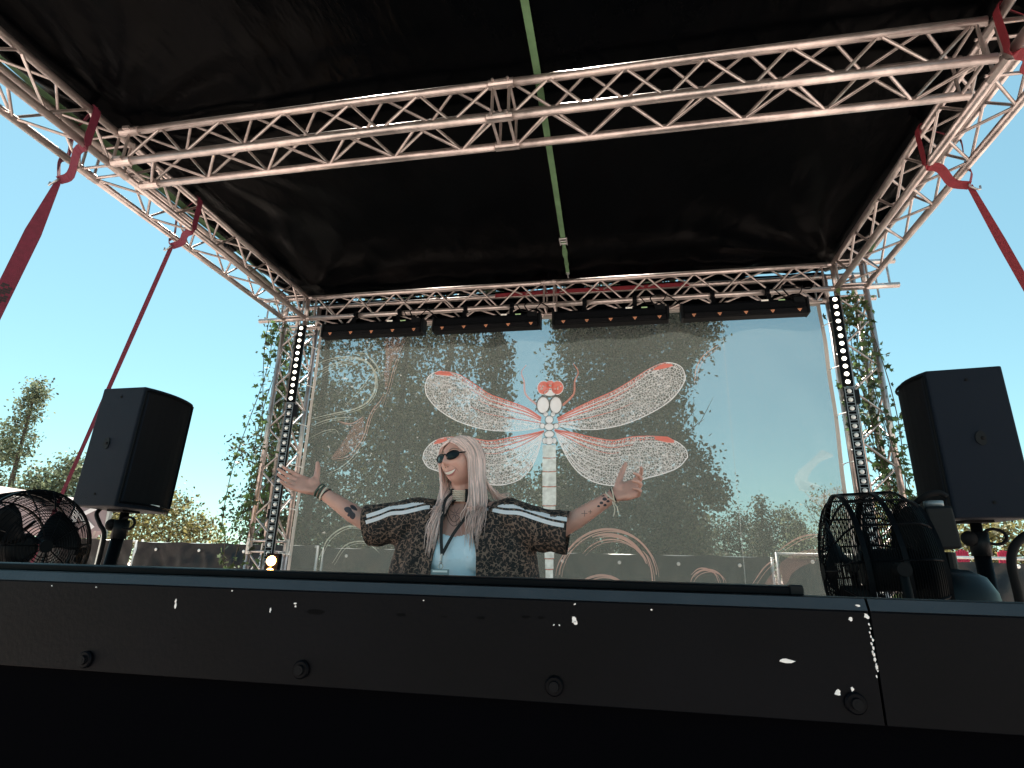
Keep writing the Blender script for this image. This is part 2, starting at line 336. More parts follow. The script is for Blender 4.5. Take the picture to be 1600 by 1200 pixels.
def red_strap(label, x0, sg, y, end, m, hang, labelprint=False, wd=.047, edge_on=False):
    """sling over the box truss, gathered at a hook on the outside, then a strap running down to the ground"""
    t = thing('red_strap', label, 'strap', (x0, y, ZU), 'red tie-down straps')
    xo = x0 + sg * A; H = Vector(hang)
    loop = [(x0 - sg * .005, y, ZU + RC + .006), (x0 - sg * .034, y - .005, ZU), (x0 - sg * .034, y - .01, ZU - A + .03), (x0 - sg * .03, y, ZU - A - .02), (x0 + sg * .06, y + .02, ZU - A - .035), tuple(H + Vector((-sg * .10, -.015, .02))), tuple(H)]
    ribbon(smoothpath(loop, 4), .052, lambda i, p, d: (-sg * 1, 0.05, .25) if i < 14 else (0.2 * sg, -0.55, -.9)).build('sling', m, t)
    back = [(x0 - sg * .005, y, ZU + RC + .006), (x0 + sg * .12, y + .06, ZU + RC - .0), (xo, y + .12, ZU + RC + .004), (xo + sg * .034, y + .12, ZU - .02), (xo + sg * .03, y + .13, ZU - A + .05), (xo + sg * .03, y + .09, ZU - A - .03), tuple(H)]
    ribbon(smoothpath(back, 4), .045, lambda i, p, d: (sg * 1, -.5, .6)).build('sling', m, t)
    k = MB(); k.tube(smoothpath([H + Vector((0, 0, .02)), H + Vector((-sg * .012, -.02, -.015)), H + Vector((sg * .01, -.03, -.045)), H + Vector((sg * .04, -.02, -.045)), H + Vector((sg * .05, -.01, -.015))], 4), .006, 8); k.build('hook', M['steel'], t)
    E_ = Vector(end); pts = [H + (E_ - H) * u for u in np.linspace(0, 1, 12)]
    side = (E_ - H).normalized().cross(Vector((0, 1, 0)))
    o = ribbon(pts, [.03, wd] + ([wd] * 10 if not edge_on else list(np.linspace(wd, .010, 10))), lambda i, p, d: -p).build('webbing', m, t)
    if labelprint:
        d = (E_ - H).normalized(); n = -(H + d * .8); n = (n - d * n.dot(d)).normalized(); s = d.cross(n); c = H + d * .80 + n * .0035
        pr = MB()
        for k_ in range(9):
            for j in range(3):
                if (k_ * 5 + j * 3) % 4 == 0: continue
                q = c + d * (k_ - 4) * .014 + s * (j - 1) * .018
                w_ = .007 + .003 * ((k_ + j) % 2)
                pr.add([q - d * .006 - s * w_, q + d * .006 - s * w_, q + d * .006 + s * w_, q - d * .006 + s * w_], [(0, 1, 2, 3)])
        pr.build('print', M['ink'], t)
    return t
def down(H, q): # continue from hook through q to the ground
    H, q = Vector(H), Vector(q); d = q - H; return H + d * ((GROUND - H.z) / d.z)
h = (-3.5, 2.55, 2.302); red_strap('dark red strap with black printed mark, front one hanging from the left truss', XL, -1, 2.45, down(h, (-3.7, 2.577, 1.485)), M['red'], h, True, .085)
h = (-3.496, 3.508, 2.392); red_strap('dark red strap running down behind the left loudspeaker', XL, -1, 3.41, down(h, (-3.9, 3.6475, 1.281)), M['red'], h, False, .032, True)
h = (2.176, 3.519, 2.344); red_strap('red strap slung round the right truss and running down past the right loudspeaker', XR, 1, 3.43, down(h, (2.4, 3.627, 1.72)), M['redr'], h)
h = (2.16, 2.74, 2.45); red_strap('red strap slung round the right truss at the very top right corner', XR, 1, 2.59, down(h, (2.42, 2.9, 1.7)), M['redr'], h)

# ------------------------------------------------------------------ light bars
def tri(mb, x, y, z, s): mb.add([(x - s, y, z + s * .8), (x + s, y, z + s * .8), (x, y, z - s * .8)], [(0, 1, 2)])
bars = [(-2.975, -1.885, 'leftmost of the four black light bars under the back truss, next to the left tower'), (-1.795, -.72, 'black light bar second from left under the back truss, over the dragonfly left wing'),
        (-.612, .464, 'black light bar third from left under the back truss, over the dragonfly head'), (.565, 1.652, 'rightmost of the four black light bars under the back truss, next to the right tower')]
for bi, (x0, x1, lab) in enumerate(bars):
    zc = 2.270; y = 5.055
    t = thing('light_bar', lab, 'stage light', ((x0 + x1) / 2, y, zc), 'black light bars under the back truss')
    prof = [(y - .05, zc - .075), (y + .05, zc - .075), (y + .055, zc + .05), (y + .04, zc + .072), (y - .035, zc + .072), (y - .048, zc + .05), (y - .044, zc - .018), (y - .056, zc - .024)]
    MB().prism(prof, x0 + .02, x1 - .02, 'x').build('housing', M['black'], t, bevel=.003)
    MB().box(((x0 + x1) / 2, y - .0595, zc - .052), (x1 - x0 - .06, .012, .040)).build('lens_strip', M['grille'], t)
    for x in (x0 + .01, x1 - .01): MB().box((x, y, zc), (.02, .118, .152)).build('end_cap', M['blackpl'], t, bevel=.006)
    for k in range(5):
        mb = MB(); x = x0 + .11 + (x1 - x0 - .20) * k / 4; tri(mb, x, y - .0672, zc - .055, .019); so = mb.build('warning_sticker', M['orange'], t)
        mb = MB(); tri(mb, x, y - .0684, zc - .054, .006); mb.build('warning_mark', M['ink'], so)
    for fx in (.28, .72):
        x = x0 + (x1 - x0) * fx; c = MB(); c.box((x, y + .03, zc + .115), (.035, .02, .09)); c.cyl((x - .02, YR, ZU - A), (x + .02, YR, ZU - A), RC + .010, 14); c.box((x, YR - .04, ZU - A), (.03, .03, .05)); c.cyl((x - .03, y + .02, zc + .09), (x + .03, y + .02, zc + .09), .012, 8); c.build('clamp', M['black'], t)
    MB().box((x1 - .36, y - .042, zc + .062), (.06, .004, .022)).build('sticker', M['white'], t)
    MB().box((x1 - .22, y - .043, zc + .056), (.055, .004, .020)).build('sticker', M['greenst'], t)
    MB().box((x1 - .08, y - .052, zc + .05), (.09, .02, .05)).build('display', M['blackpl'], t)
    cb = MB(); cb.tube(smoothpath([(x1 - .10, y + .02, zc + .07), (x1 - .16, y - .02, zc + .17), (x1 - .03, y, zc + .2), (x1 + .07, y + .02, zc + .14), (x1 + .14, y + .03, zc + .07)] if bi < 3 else [(x1 - .10, y + .02, zc + .07), (x1 - .2, y - .02, zc + .2), (x1 - .08, y + .05, zc + .24), (x1 + .05, y + .05, zc + .2), (x1 + .12, y + .1, zc + .3)], 5), .0065, 6)
    cb.tube(smoothpath([(x1 - .25, y + .03, zc + .2), (x1 - .18, y, zc + .11), (x1 - .06, y, zc + .13), (x1 + .0, y + .06, zc + .24)], 5), .005, 6)
    cb.build('cable', M['rubber'], t)

# ------------------------------------------------------------------ diode strips on the towers
def strip(label, x, z0, z1, n, on, yaw):
    y = YR - .075
    t = thing('diode_strip', label, 'stage light', (x, y, z0), 'diode strips on the towers', (0, 0, yaw))
    H = z1 - z0
    MB().box((0, .012, H / 2), (.082, .03, H)).build('housing', M['black'], t, local=True, bevel=.003)
    fm = MB()
    for k in range(n + 1):
        z = H * k / n
        if on:
            for q in (-.008, .008): fm.box((0, -.006, min(max(z + q, .006), H - .006)), (.066, .01, .006))
        else:
            for q in (-.014, .014): fm.box((0, -.006, min(max(z + q, .004), H - .004)), (.056, .009, .005))
    if not on:
        for q in (-.031, .031): fm.box((q, -.005, H / 2), (.006, .009, H - .004))
    fm.build('lens_frame', M['ledframe'] if not on else M['blackpl'], t, local=True)['kind'] = 'stuff'
    rot = Matrix.Rotation(R(90), 3, 'X')
    lens = MB().ell((0, 0, 0), .019, .019, .010, rot, 12, 6).mesh('lens', M['led_on'] if on else M['led_off'], smooth=True)
    for k in range(n):
        o = link('lens', lens, t); o.location = (0, -.006, H * (k + .5) / n)
    for z in (.1, H - .12): MB().box((.0, .05, z), (.05, .05, .03)).build('bracket', M['black'], t, local=True)
    if not on:
        MB().box((.055, .02, H * .95), (.035, .05, .12)).build('connector', M['blackpl'], t, local=True); MB().box((-.045, .02, H * .3), (.03, .05, .09)).build('connector', M['blackpl'], t, local=True)
strip('upper diode strip with glowing white dots on the left tower', XL + .015, 1.535, 2.365, 12, True, R(12))
strip('lower diode strip with unlit round lenses on the left tower', XL + .015, -.03, 1.525, 21, False, R(12))
strip('upper diode strip with glowing white dots on the right tower', XR - .055, 1.535, 2.365, 12, True, R(-8))
strip('lower diode strip with unlit round lenses on the right tower', XR - .055, -.2, 1.525, 23, False, R(-8))
t = thing('stage_lamp', 'small lamp with two glowing orange bulbs at the foot of the left tower', 'lamp', (-3.12, 4.93, -.2))
lb = MB(); lb.box((-3.13, 4.99, -.06), (.12, .05, .28)); lb.cyl((-3.13, 4.99, -.2), (-3.13, 5.03, DECK), .02, 8); lb.build('housing', M['black'], t)
M['core'] = mat('bulb core', (1, 1, 1), .3, emit=(1.0, .72, .38), estr=45)
for z in (.014, -.092): MB().ell((-3.128, 4.922, z), .020, .010, .020, None, 12, 8).build('bulb_core', M['core'], t, smooth=True)
for z in (.014, -.092): MB().ell((-3.128, 4.955, z), .044, .03, .044, None, 14, 10).build('bulb_halo', M['bulb_halo'], t, smooth=True)  # outer shells sized up to suggest the lamp's orange halo
D = {'RU_lead':[(-0.586,1.357),(-0.461,1.427),(-0.254,1.529),(-0.068,1.61),(0.098,1.709),(0.264,1.816),(0.408,1.877),(0.507,1.868),(0.574,1.822),(0.598,1.735)],'RU_trail':[(-0.575,1.287),(-0.4,1.256),(-0.238,1.249),(-0.037,1.277),(0.144,1.336),(0.326,1.425),(0.468,1.526),(0.552,1.63),(0.592,1.703),(0.598,1.735)],'LU_lead':[(-0.743,1.369),(-0.882,1.466),(-1.077,1.548),(-1.255,1.62),(-1.392,1.715),(-1.555,1.823),(-1.695,1.868),(-1.822,1.868),(-1.899,1.813),(-1.92,1.72)],'LU_trail':[(-0.748,1.279),(-0.857,1.26),(-1.026,1.248),(-1.241,1.261),(-1.417,1.303),(-1.597,1.372),(-1.761,1.476),(-1.864,1.581),(-1.905,1.651),(-1.92,1.72)],'RL_lead':[(-0.616,1.25),(-0.462,1.222),(-0.279,1.177),(-0.08,1.143),(0.079,1.172),(0.236,1.179),(0.371,1.167),(0.484,1.125),(0.559,1.054),(0.57,0.985)],'RL_trail':[(-0.596,1.209),(-0.565,1.129),(-0.483,0.964),(-0.384,0.842),(-0.247,0.762),(-0.091,0.733),(0.064,0.742),(0.18,0.791),(0.354,0.839),(0.489,0.897),(0.57,0.985)],'LL_lead':[(-0.714,1.241),(-0.877,1.207),(-1.067,1.178),(-1.237,1.155),(-1.411,1.183),(-1.565,1.197),(-1.697,1.192),(-1.805,1.146),(-1.877,1.06),(-1.887,0.985)],'LL_trail':[(-0.73,1.205),(-0.746,1.132),(-0.78,1.007),(-0.84,0.884),(-0.931,0.793),(-1.054,0.746),(-1.179,0.738),(-1.328,0.779),(-1.522,0.825),(-1.72,0.867),(-1.833,0.91),(-1.887,0.985)],'stig':[[(0.304,1.811),(0.346,1.842),(0.407,1.87),(0.477,1.865),(0.496,1.847),(0.445,1.827),(0.344,1.809)],[(-1.833,1.859),(-1.776,1.881),(-1.672,1.863),(-1.628,1.824),(-1.692,1.826),(-1.808,1.84)],[(0.29,1.179),(0.41,1.171),(0.465,1.135),(0.46,1.115),(0.407,1.116),(0.296,1.144)],[(-1.793,1.128),(-1.752,1.171),(-1.664,1.189),(-1.647,1.165),(-1.727,1.136)]],'ovals':[((-0.722,1.666),0.0594,0.0676,'r'),((-0.59,1.662),0.0594,0.0676,'r'),((-0.658,1.695),0.0451,0.041,'r'),((-0.658,1.613),0.0614,0.0328,'w'),((-0.725,1.494),0.0594,0.0819,'w'),((-0.603,1.491),0.0573,0.0819,'w'),((-0.699,1.403),0.0225,0.0225,'w'),((-0.629,1.401),0.0225,0.0225,'w'),((-0.665,1.348),0.0369,0.0369,'w'),((-0.664,1.28),0.043,0.0348,'w'),((-0.731,1.29),0.0246,0.0266,'w'),((-0.598,1.287),0.0246,0.0266,'w'),((-0.664,1.21),0.0451,0.0328,'w'),((-0.664,1.147),0.0369,0.0369,'w'),((-0.707,1.148),0.0205,0.0287,'w'),((-0.616,1.147),0.0205,0.0287,'w')],'abdomen':[[(-0.725,1.106),(-0.602,1.105),(-0.601,0.989),(-0.724,0.99)],[(-0.726,0.98),(-0.599,0.979),(-0.599,0.863),(-0.725,0.863)],[(-0.725,0.853),(-0.599,0.853),(-0.598,0.726),(-0.724,0.726)],[(-0.723,0.716),(-0.598,0.716),(-0.598,0.555),(-0.722,0.554)],[(-0.716,0.544),(-0.604,0.545),(-0.604,0.429),(-0.715,0.428)],[(-0.711,0.418),(-0.608,0.419),(-0.607,0.305),(-0.71,0.303)],[(-0.706,0.294),(-0.611,0.295),(-0.611,0.192),(-0.705,0.19)],[(-0.699,0.181),(-0.617,0.182),(-0.616,0.099),(-0.698,0.097)],[(-0.694,0.088),(-0.62,0.089),(-0.62,0.01),(-0.693,0.008)],[(-0.689,-0.001),(-0.624,0.001),(-0.623,-0.085),(-0.689,-0.086)],[(-0.685,-0.095),(-0.627,-0.094),(-0.626,-0.219),(-0.684,-0.221)]],'legs':[[(-0.776,1.491),(-0.895,1.605),(-0.913,1.739),(-0.943,1.835),(-0.894,1.907)],[(-0.54,1.485),(-0.435,1.591),(-0.422,1.722),(-0.389,1.815),(-0.437,1.906)]],'swirl_lines':[([(-3.136,2.012),(-2.989,2.064),(-2.787,2.073),(-2.633,2.041),(-2.525,1.962),(-2.463,1.838),(-2.457,1.709),(-2.503,1.6),(-2.592,1.531),(-2.734,1.487),(-2.911,1.46),(-3.136,1.41)],0.02,'g'),([(-3.133,1.928),(-2.964,2.002),(-2.833,2.029),(-2.701,2.052)],0.014,'g'),([(-3.124,1.862),(-2.958,1.955),(-2.779,2.001),(-2.627,1.991)],0.008,'g'),([(-2.76,2.13),(-2.642,2.125),(-2.564,2.171),(-2.506,2.261)],0.018,'g'),([(-2.617,2.124),(-2.533,2.037),(-2.458,1.952),(-2.423,1.853)],0.014,'g'),([(-2.348,1.666),(-2.388,1.581),(-2.458,1.489),(-2.495,1.381),(-2.52,1.243),(-2.578,1.123),(-2.677,1.019),(-2.833,0.99)],0.012,'p'),([(-2.16,2.269),(-2.239,2.057),(-2.281,1.896),(-2.307,1.736),(-2.351,1.533)],0.007,'p'),([(-2.818,1.38),(-2.669,1.353),(-2.556,1.421)],0.012,'p'),([(-3.133,1.331),(-2.952,1.398),(-2.79,1.418),(-2.66,1.415)],0.01,'g'),([(-2.878,0.842),(-2.728,0.915),(-2.614,1.018),(-2.504,1.167)],0.008,'g'),([(-3.123,1.207),(-2.969,1.281),(-2.84,1.295),(-2.792,1.232)],0.006,'g'),([(1.012,-0.067),(1.115,0.063),(1.213,0.139)],0.01,'p'),([(1.238,0.196),(1.346,0.272),(1.45,0.321),(1.559,0.332),(1.617,0.295)],0.014,'p'),([(0.535,-0.007),(0.595,0.041),(0.661,0.043),(0.724,0.007),(0.751,-0.066)],0.012,'p'),([(0.252,-0.016),(0.248,0.031),(0.237,0.077),(0.222,0.122),(0.2,0.164),(0.174,0.203),(0.143,0.238),(0.107,0.27),(0.068,0.297),(0.025,0.319),(-0.021,0.336),(-0.069,0.347),(-0.118,0.352),(-0.168,0.352),(-0.218,0.345),(-0.267,0.333),(-0.314,0.314),(-0.359,0.29),(-0.401,0.262),(-0.44,0.228),(-0.474,0.19),(-0.504,0.149),(-0.528,0.105),(-0.547,0.059),(-0.561,0.011),(-0.568,-0.038)],0.02,'p'),([(0.173,0.071),(0.158,0.111),(0.138,0.149),(0.114,0.184),(0.085,0.215),(0.052,0.243),(0.017,0.266),(-0.022,0.285),(-0.063,0.298),(-0.106,0.306),(-0.15,0.309),(-0.194,0.306),(-0.238,0.298),(-0.28,0.284)],0.03,'p'),([(0.136,0.131),(0.11,0.166),(0.079,0.197),(0.043,0.223),(0.004,0.243),(-0.037,0.257),(-0.081,0.265),(-0.126,0.266),(-0.171,0.261),(-0.215,0.249),(-0.257,0.231),(-0.297,0.207),(-0.333,0.177),(-0.365,0.143)],0.012,'p'),([(0.031,-0.181),(0.012,-0.142),(-0.015,-0.107),(-0.049,-0.078),(-0.089,-0.055),(-0.134,-0.04),(-0.182,-0.033),(-0.231,-0.034),(-0.279,-0.044),(-0.325,-0.062),(-0.367,-0.087),(-0.404,-0.119),(-0.433,-0.156),(-0.454,-0.197)],0.02,'p'),([(-0.372,0.264),(-0.402,0.248),(-0.43,0.23),(-0.456,0.21),(-0.481,0.189),(-0.503,0.166),(-0.524,0.143),(-0.542,0.117),(-0.558,0.091),(-0.572,0.064),(-0.583,0.037),(-0.592,0.009),(-0.598,-0.02),(-0.602,-0.048)],0.01,'p'),([(0.215,-0.155),(0.217,-0.12),(0.218,-0.085),(0.217,-0.051),(0.215,-0.018),(0.212,0.014),(0.207,0.045),(0.201,0.073),(0.193,0.098),(0.185,0.121),(0.176,0.14),(0.165,0.156),(0.154,0.168),(0.143,0.176)],0.012,'p'),([(0.79,-0.061),(0.786,-0.036),(0.776,-0.014),(0.759,0.006),(0.737,0.021),(0.711,0.032),(0.682,0.037),(0.651,0.036),(0.621,0.029),(0.593,0.017),(0.569,0.001),(0.549,-0.02),(0.534,-0.044),(0.527,-0.069)],0.014,'p'),([(0.673,1.662),(0.701,1.817),(0.778,1.94),(0.91,2.03)],0.012,'p'),([(-2.84,0.063),(-2.765,0.24),(-2.581,0.349),(-2.349,0.305)],0.014,'g'),([(-2.702,0.008),(-2.593,0.172),(-2.403,0.211),(-2.267,0.132)],0.01,'g'),([(-2.789,1.503),(-2.575,1.771),(-2.392,2.043)],0.006,'g')],'swirl_fills':[([(-2.42,2.232),(-2.36,2.296),(-2.179,2.295),(-2.229,2.123),(-2.302,1.946),(-2.331,1.689),(-2.373,1.883),(-2.371,2.063)],'p'),([(-2.548,1.428),(-2.649,1.322),(-2.756,1.14),(-2.85,0.998),(-2.71,1.031),(-2.596,1.138),(-2.53,1.259)],'p'),([(1.102,-0.069),(1.185,0.038),(1.285,0.132),(1.4,0.194),(1.599,0.226),(1.59,0.157),(1.423,0.089),(1.326,0.023),(1.263,-0.064)],'p'),([(1.685,1.044),(1.56,0.933),(1.446,0.834),(1.428,0.754),(1.492,0.675),(1.627,0.725),(1.54,0.764),(1.547,0.823),(1.653,0.933),(1.771,0.992)],'w'),([(1.492,0.675),(1.579,0.637),(1.716,0.715),(1.808,0.725),(1.823,0.638),(1.696,0.56),(1.572,0.579)],'p')]}
# ------------------------------------------------------------------ mesh backdrop with its print
YB = 5.29
def bdisp(x, z):
    r = max(0.0, (x - 1.0) / .8)
    return 0.010 * noise.noise(Vector((x * 1.1, z * .7, 3.3))) + 0.060 * min(r, 1) * noise.noise(Vector((x * 3.2 + z * 1.2, z * 1.6, 1.7))) + .004 * noise.noise(Vector((x * 6, z * 2, 9)))
def mesh_mat(name, col, alpha, trans=0.5, weave=True, fold=False):
    m = mat(name, col, 0.85, trans=trans, alpha=alpha, spec=0.2, var=0.12, vscale=1.3)
    return m
M['mesh'] = mesh_mat('printed mesh', (0.128, 0.142, 0.130), 0.60, 0.40)
M['hem'] = mat('backdrop hem', (0.52, 0.48, 0.45), 0.8, trans=.3)
bd = thing('mesh_backdrop', 'sheer grey mesh backdrop printed with a big white and coral dragonfly', 'backdrop', (-.66, YB, DECK))
BX0, BX1, BZ0, BZ1 = -3.155, 1.835, -1.05, 2.415
xs = np.linspace(BX0, BX1, 150); zs = np.linspace(BZ0, BZ1, 90)
o = MB().grid([[(x, YB + bdisp(x, z), z) for x in xs] for z in zs]).build('mesh_panel', M['mesh'], bd, smooth=True)
hm = MB()
for x in (BX0 + .012, BX1 - .012): hm.grid([[(x + q, YB + bdisp(x + q, z) - .004, z) for q in (-.016, .016)] for z in zs])
hm.grid([[(x, YB + bdisp(x, z) - .0042, z) for z in (BZ1 - .03, BZ1)] for x in xs]); hm.build('hem', M['hem'], bd)
M['tie'] = mat('white cable tie', (.8, .8, .78), .5)
tie = None
for x, tx in ((BX0 + .01, XL + .0), (BX1 - .01, XR)):
    for z in np.arange(-.35, 2.4, .42):
        mb = MB(); mb.tube([(x, YB - .012, z), (x + (.03 if x > 0 else -.03), YB - .025, z + .012), (tx + (-.03 if x > 0 else .03), YB - .10, z + .015)], .0045, 5); mb.ell((x, YB - .008, z), .011, .005, .011, None, 8, 5)
        mb.build('cable_tie', M['tie'], bd)
def bpt(x, z, off=.004): return Vector((x, YB + bdisp(x, z) - off, z))
def flat(poly, off):                                    # filled flat print polygon as a fine fan of strips
    from mathutils.geometry import tessellate_polygon
    vs = [Vector((p[0], p[1], 0)) for p in poly]; tr_ = tessellate_polygon([vs]); return [bpt(p[0], p[1], off) for p in poly], [tuple(q) for q in tr_]
def sm2(pts, k=5): return [(p.x, p.y) for p in smoothpath([(a, b, 0) for a, b in pts], k)]
def stroke(mb, pts, wd, off, taper=True, k=5):
    P = sm2(pts, k); n = len(P); rows = []
    for i, p in enumerate(P):
        a, b = P[max(i - 1, 0)], P[min(i + 1, n - 1)]; d = math.hypot(b[0] - a[0], b[1] - a[1]) or 1; nx_, nz_ = -(b[1] - a[1]) / d, (b[0] - a[0]) / d
        u = i / (n - 1); h = wd / 2 * ((math.sin(math.pi * min(max(u, .04), .96)) ** .6) if taper == True else (1 - .75 * u if taper == 'end' else 1))
        rows.append([bpt(p[0] + nx_ * h, p[1] + nz_ * h, off), bpt(p[0] - nx_ * h, p[1] - nz_ * h, off)])
    mb.grid(rows)
def wing_mat():
    m = bpy.data.materials.new('wing print'); m.use_nodes = True; n = m.node_tree.nodes; l = m.node_tree.links; b = n['Principled BSDF']; out = n['Material Output']
    tc = n.new('ShaderNodeTexCoord'); mp = n.new('ShaderNodeMapping'); mp.inputs['Scale'].default_value = (1, 0, 1); l.new(tc.outputs['Object'], mp.inputs[0])
    vo = n.new('ShaderNodeTexVoronoi'); vo.feature = 'DISTANCE_TO_EDGE'; vo.inputs['Scale'].default_value = 46; l.new(mp.outputs[0], vo.inputs['Vector'])
    lt = n.new('ShaderNodeMapRange'); lt.inputs[1].default_value = .045; lt.inputs[2].default_value = .11; lt.inputs[3].default_value = 1; lt.inputs[4].default_value = 0; l.new(vo.outputs['Distance'], lt.inputs[0])
    no = n.new('ShaderNodeTexNoise'); no.inputs['Scale'].default_value = 7; no.inputs['Detail'].default_value = 4; l.new(mp.outputs[0], no.inputs['Vector'])
    nr = n.new('ShaderNodeMapRange'); nr.inputs[1].default_value = .45; nr.inputs[2].default_value = .75; nr.inputs[3].default_value = .10; nr.inputs[4].default_value = .46; l.new(no.outputs['Fac'], nr.inputs[0])
    mx = n.new('ShaderNodeMath'); mx.operation = 'MAXIMUM'; l.new(lt.outputs[0], mx.inputs[0]); l.new(nr.outputs[0], mx.inputs[1])
    sc = n.new('ShaderNodeMath'); sc.operation = 'MULTIPLY'; sc.inputs[1].default_value = .70; l.new(mx.outputs[0], sc.inputs[0])
    b.inputs['Base Color'].default_value = (.80, .78, .80, 1); b.inputs['Roughness'].default_value = .9
    ts = n.new('ShaderNodeBsdfTranslucent'); ts.inputs[0].default_value = (.80, .78, .80, 1); m1 = n.new('ShaderNodeMixShader'); m1.inputs[0].default_value = .5; l.new(b.outputs[0], m1.inputs[1]); l.new(ts.outputs[0], m1.inputs[2])
    tp = n.new('ShaderNodeBsdfTransparent'); m2 = n.new('ShaderNodeMixShader'); l.new(sc.outputs[0], m2.inputs[0]); l.new(tp.outputs[0], m2.inputs[1]); l.new(m1.outputs[0], m2.inputs[2]); l.new(m2.outputs[0], out.inputs[0])
    return m
M['wing'] = wing_mat()
M['pw'] = mat('white print', (.80, .79, .82), .9, trans=.5, alpha=.88)
M['pwb'] = mat('bluish white print', (.74, .80, .80), .9, trans=.5, alpha=.85, var=.3, vscale=22)
M['pr'] = mat('coral print', (.72, .20, .155), .9, trans=.5, alpha=.85)
M['prs'] = mat('soft coral print', (.72, .30, .24), .9, trans=.5, alpha=.6)
M['pg'] = mat('pale swirl print', (.60, .62, .54), .9, trans=.45, alpha=.5)
M['pp'] = mat('pink swirl print', (.72, .46, .40), .9, trans=.45, alpha=.5)
M['ppf'] = mat('faint pink swirl print', (.60, .37, .33), .9, trans=.45, alpha=.22)
M['pwf'] = mat('faint white swirl print', (.75, .78, .76), .9, trans=.45, alpha=.30)
seam = MB().grid([[(.96 + q, YB + bdisp(.96 + q, z) - .003, z) for q in (-.003, .003)] for z in zs]); seam.build('seam', M['pwf'], bd)
M['pdk'] = mat('grey print outline', (.16, .15, .14), .9, alpha=.8)
red, whi, edge = MB(), MB(), MB()
for wn in ('RU', 'LU', 'RL', 'LL'):
    L0, T0 = sm2(D[wn + '_lead'], 6), sm2(D[wn + '_trail'], 6)
    def rs(P, n=46):
        d = [0]
        for a, b in zip(P, P[1:]): d.append(d[-1] + math.hypot(b[0] - a[0], b[1] - a[1]))
        u = np.linspace(0, d[-1], n); return list(zip(np.interp(u, d, [p[0] for p in P]), np.interp(u, d, [p[1] for p in P])))
    L0, T0 = rs(L0), rs(T0)
    def mid(f, a=0, b=45): return [(L0[i][0] * (1 - f) + T0[i][0] * f, L0[i][1] * (1 - f) + T0[i][1] * f) for i in range(a, b + 1)]
    MB().grid([[bpt(*(lambda f, i: (L0[i][0] * (1 - f) + T0[i][0] * f, L0[i][1] * (1 - f) + T0[i][1] * f))(f, i), .0045) for f in np.linspace(0, 1, 10)] for i in range(46)]).build('wing_print', M['wing'], bd)
    stroke(red, L0[:38], .016, .0065, 'end', 1); stroke(edge, L0, .007, .0060, False, 1); stroke(edge, T0, .009, .0060, False, 1)
    lower = wn in ('RL', 'LL')
    for f, k, wd, e in ([(.07, 'r', .008, 36), (.12, 'w', .008, 40), (.17, 'r', .014, 26), (.24, 'w', .008, 38), (.30, 'r', .010, 22), (.40, 'w', .006, 34), (.55, 'r' if not lower else 'w', .008, 24), (.72, 'w', .006, 28)]):
        stroke(red if k == 'r' else whi, mid(f, 0, e), wd, .0070 + f * .002, 'end', 1)
    if lower:
        for f in (.5, .62, .85, .93): stroke(whi, mid(f, 0, 20), .006, .0070 + f * .002, True, 1)
    for i in range(3, 30):
        stroke(red if i % 3 else whi, [mid(f)[i] for f in (0.0, .05, .12)], .004, .0058, False, 1)
red.build('vein_print', M['pr'], bd); whi.build('vein_print', M['pw'], bd); edge.build('edge_print', M['pw'], bd)
sg = MB()
for q in D['stig']:
    v, f = flat(q, .0098); sg.add(v, f)
sg.build('wing_spot_print', M['pr'], bd)
lg = MB()
for q in D['legs']: stroke(lg, q, .022, .0085, 'end', 4)
lg.build('leg_print', M['prs'], bd)
for (c, rx, rz, k) in D['ovals']:
    dk_, fl = MB(), MB(); ring = [(math.cos(a), math.sin(a)) for a in np.linspace(0, 2 * math.pi, 21)[:-1]]
    dk_.grid([[bpt(c[0] + rx * q * a, c[1] + rz * q * b, .0105) for q in ((.92, 1.14) if k == 'w' else (.95, 1.04))] for a, b in ring + ring[:1]])
    v, f = flat([(c[0] + rx * .96 * a, c[1] + rz * .96 * b) for a, b in ring], .0125); fl.add(v, f)
    dk_.build('outline_print', M['pdk'] if k == 'w' else M['pw'], bd)
    fl.build('body_print' if k == 'w' else 'eye_print', M['pw'] if k == 'w' else M['pr'], bd)
    if k == 'r':
        for _ in range(7):
            h = MB(); a, r_ = random.uniform(0, 6.28), random.uniform(.1, .7); cc = (c[0] + rx * r_ * math.cos(a), c[1] + rz * r_ * math.sin(a)); s_ = random.uniform(.1, .22) * rx
            v, f = flat([(cc[0] + s_ * x_, cc[1] + s_ * y_) for x_, y_ in ring[::2]], .0140 + .0003 * _); h.add(v, f); h.build('highlight_print', M['prs'] if _ % 2 else M['pwb'], bd)
ab, rg = MB(), MB()
for q in D['abdomen']:
    v, f = flat(q, .0105); ab.add(v, f)
    stroke(rg, [q[3], ((q[2][0] + q[3][0]) / 2, q[2][1] - .008), q[2]], .008, .0120, False, 3)
ab.build('abdomen_print', M['pwb'], bd); rg.build('abdomen_ring_print', M['prs'], bd)
for i, (pts, wd, k) in enumerate(D['swirl_lines']):
    s_ = MB(); stroke(s_, pts, wd, .003 + .0001 * i, True, 4); s_.build('swirl_print', M['pg'] if k == 'g' else M['pp'], bd)
    s_ = MB(); stroke(s_, [(a + .02, b - .018) for a, b in pts], wd * .45, .0031 + .0001 * i, True, 4); s_.build('swirl_print', M['pg'] if k == 'g' else M['pp'], bd)
for i, (pts, k) in enumerate(D['swirl_fills']):
    v, f = flat(sm2(pts + [pts[0]], 4)[:-1], .0022 + .0002 * i); MB().add(v, f).build('swirl_print', M['ppf'] if k == 'p' else M['pwf'], bd)

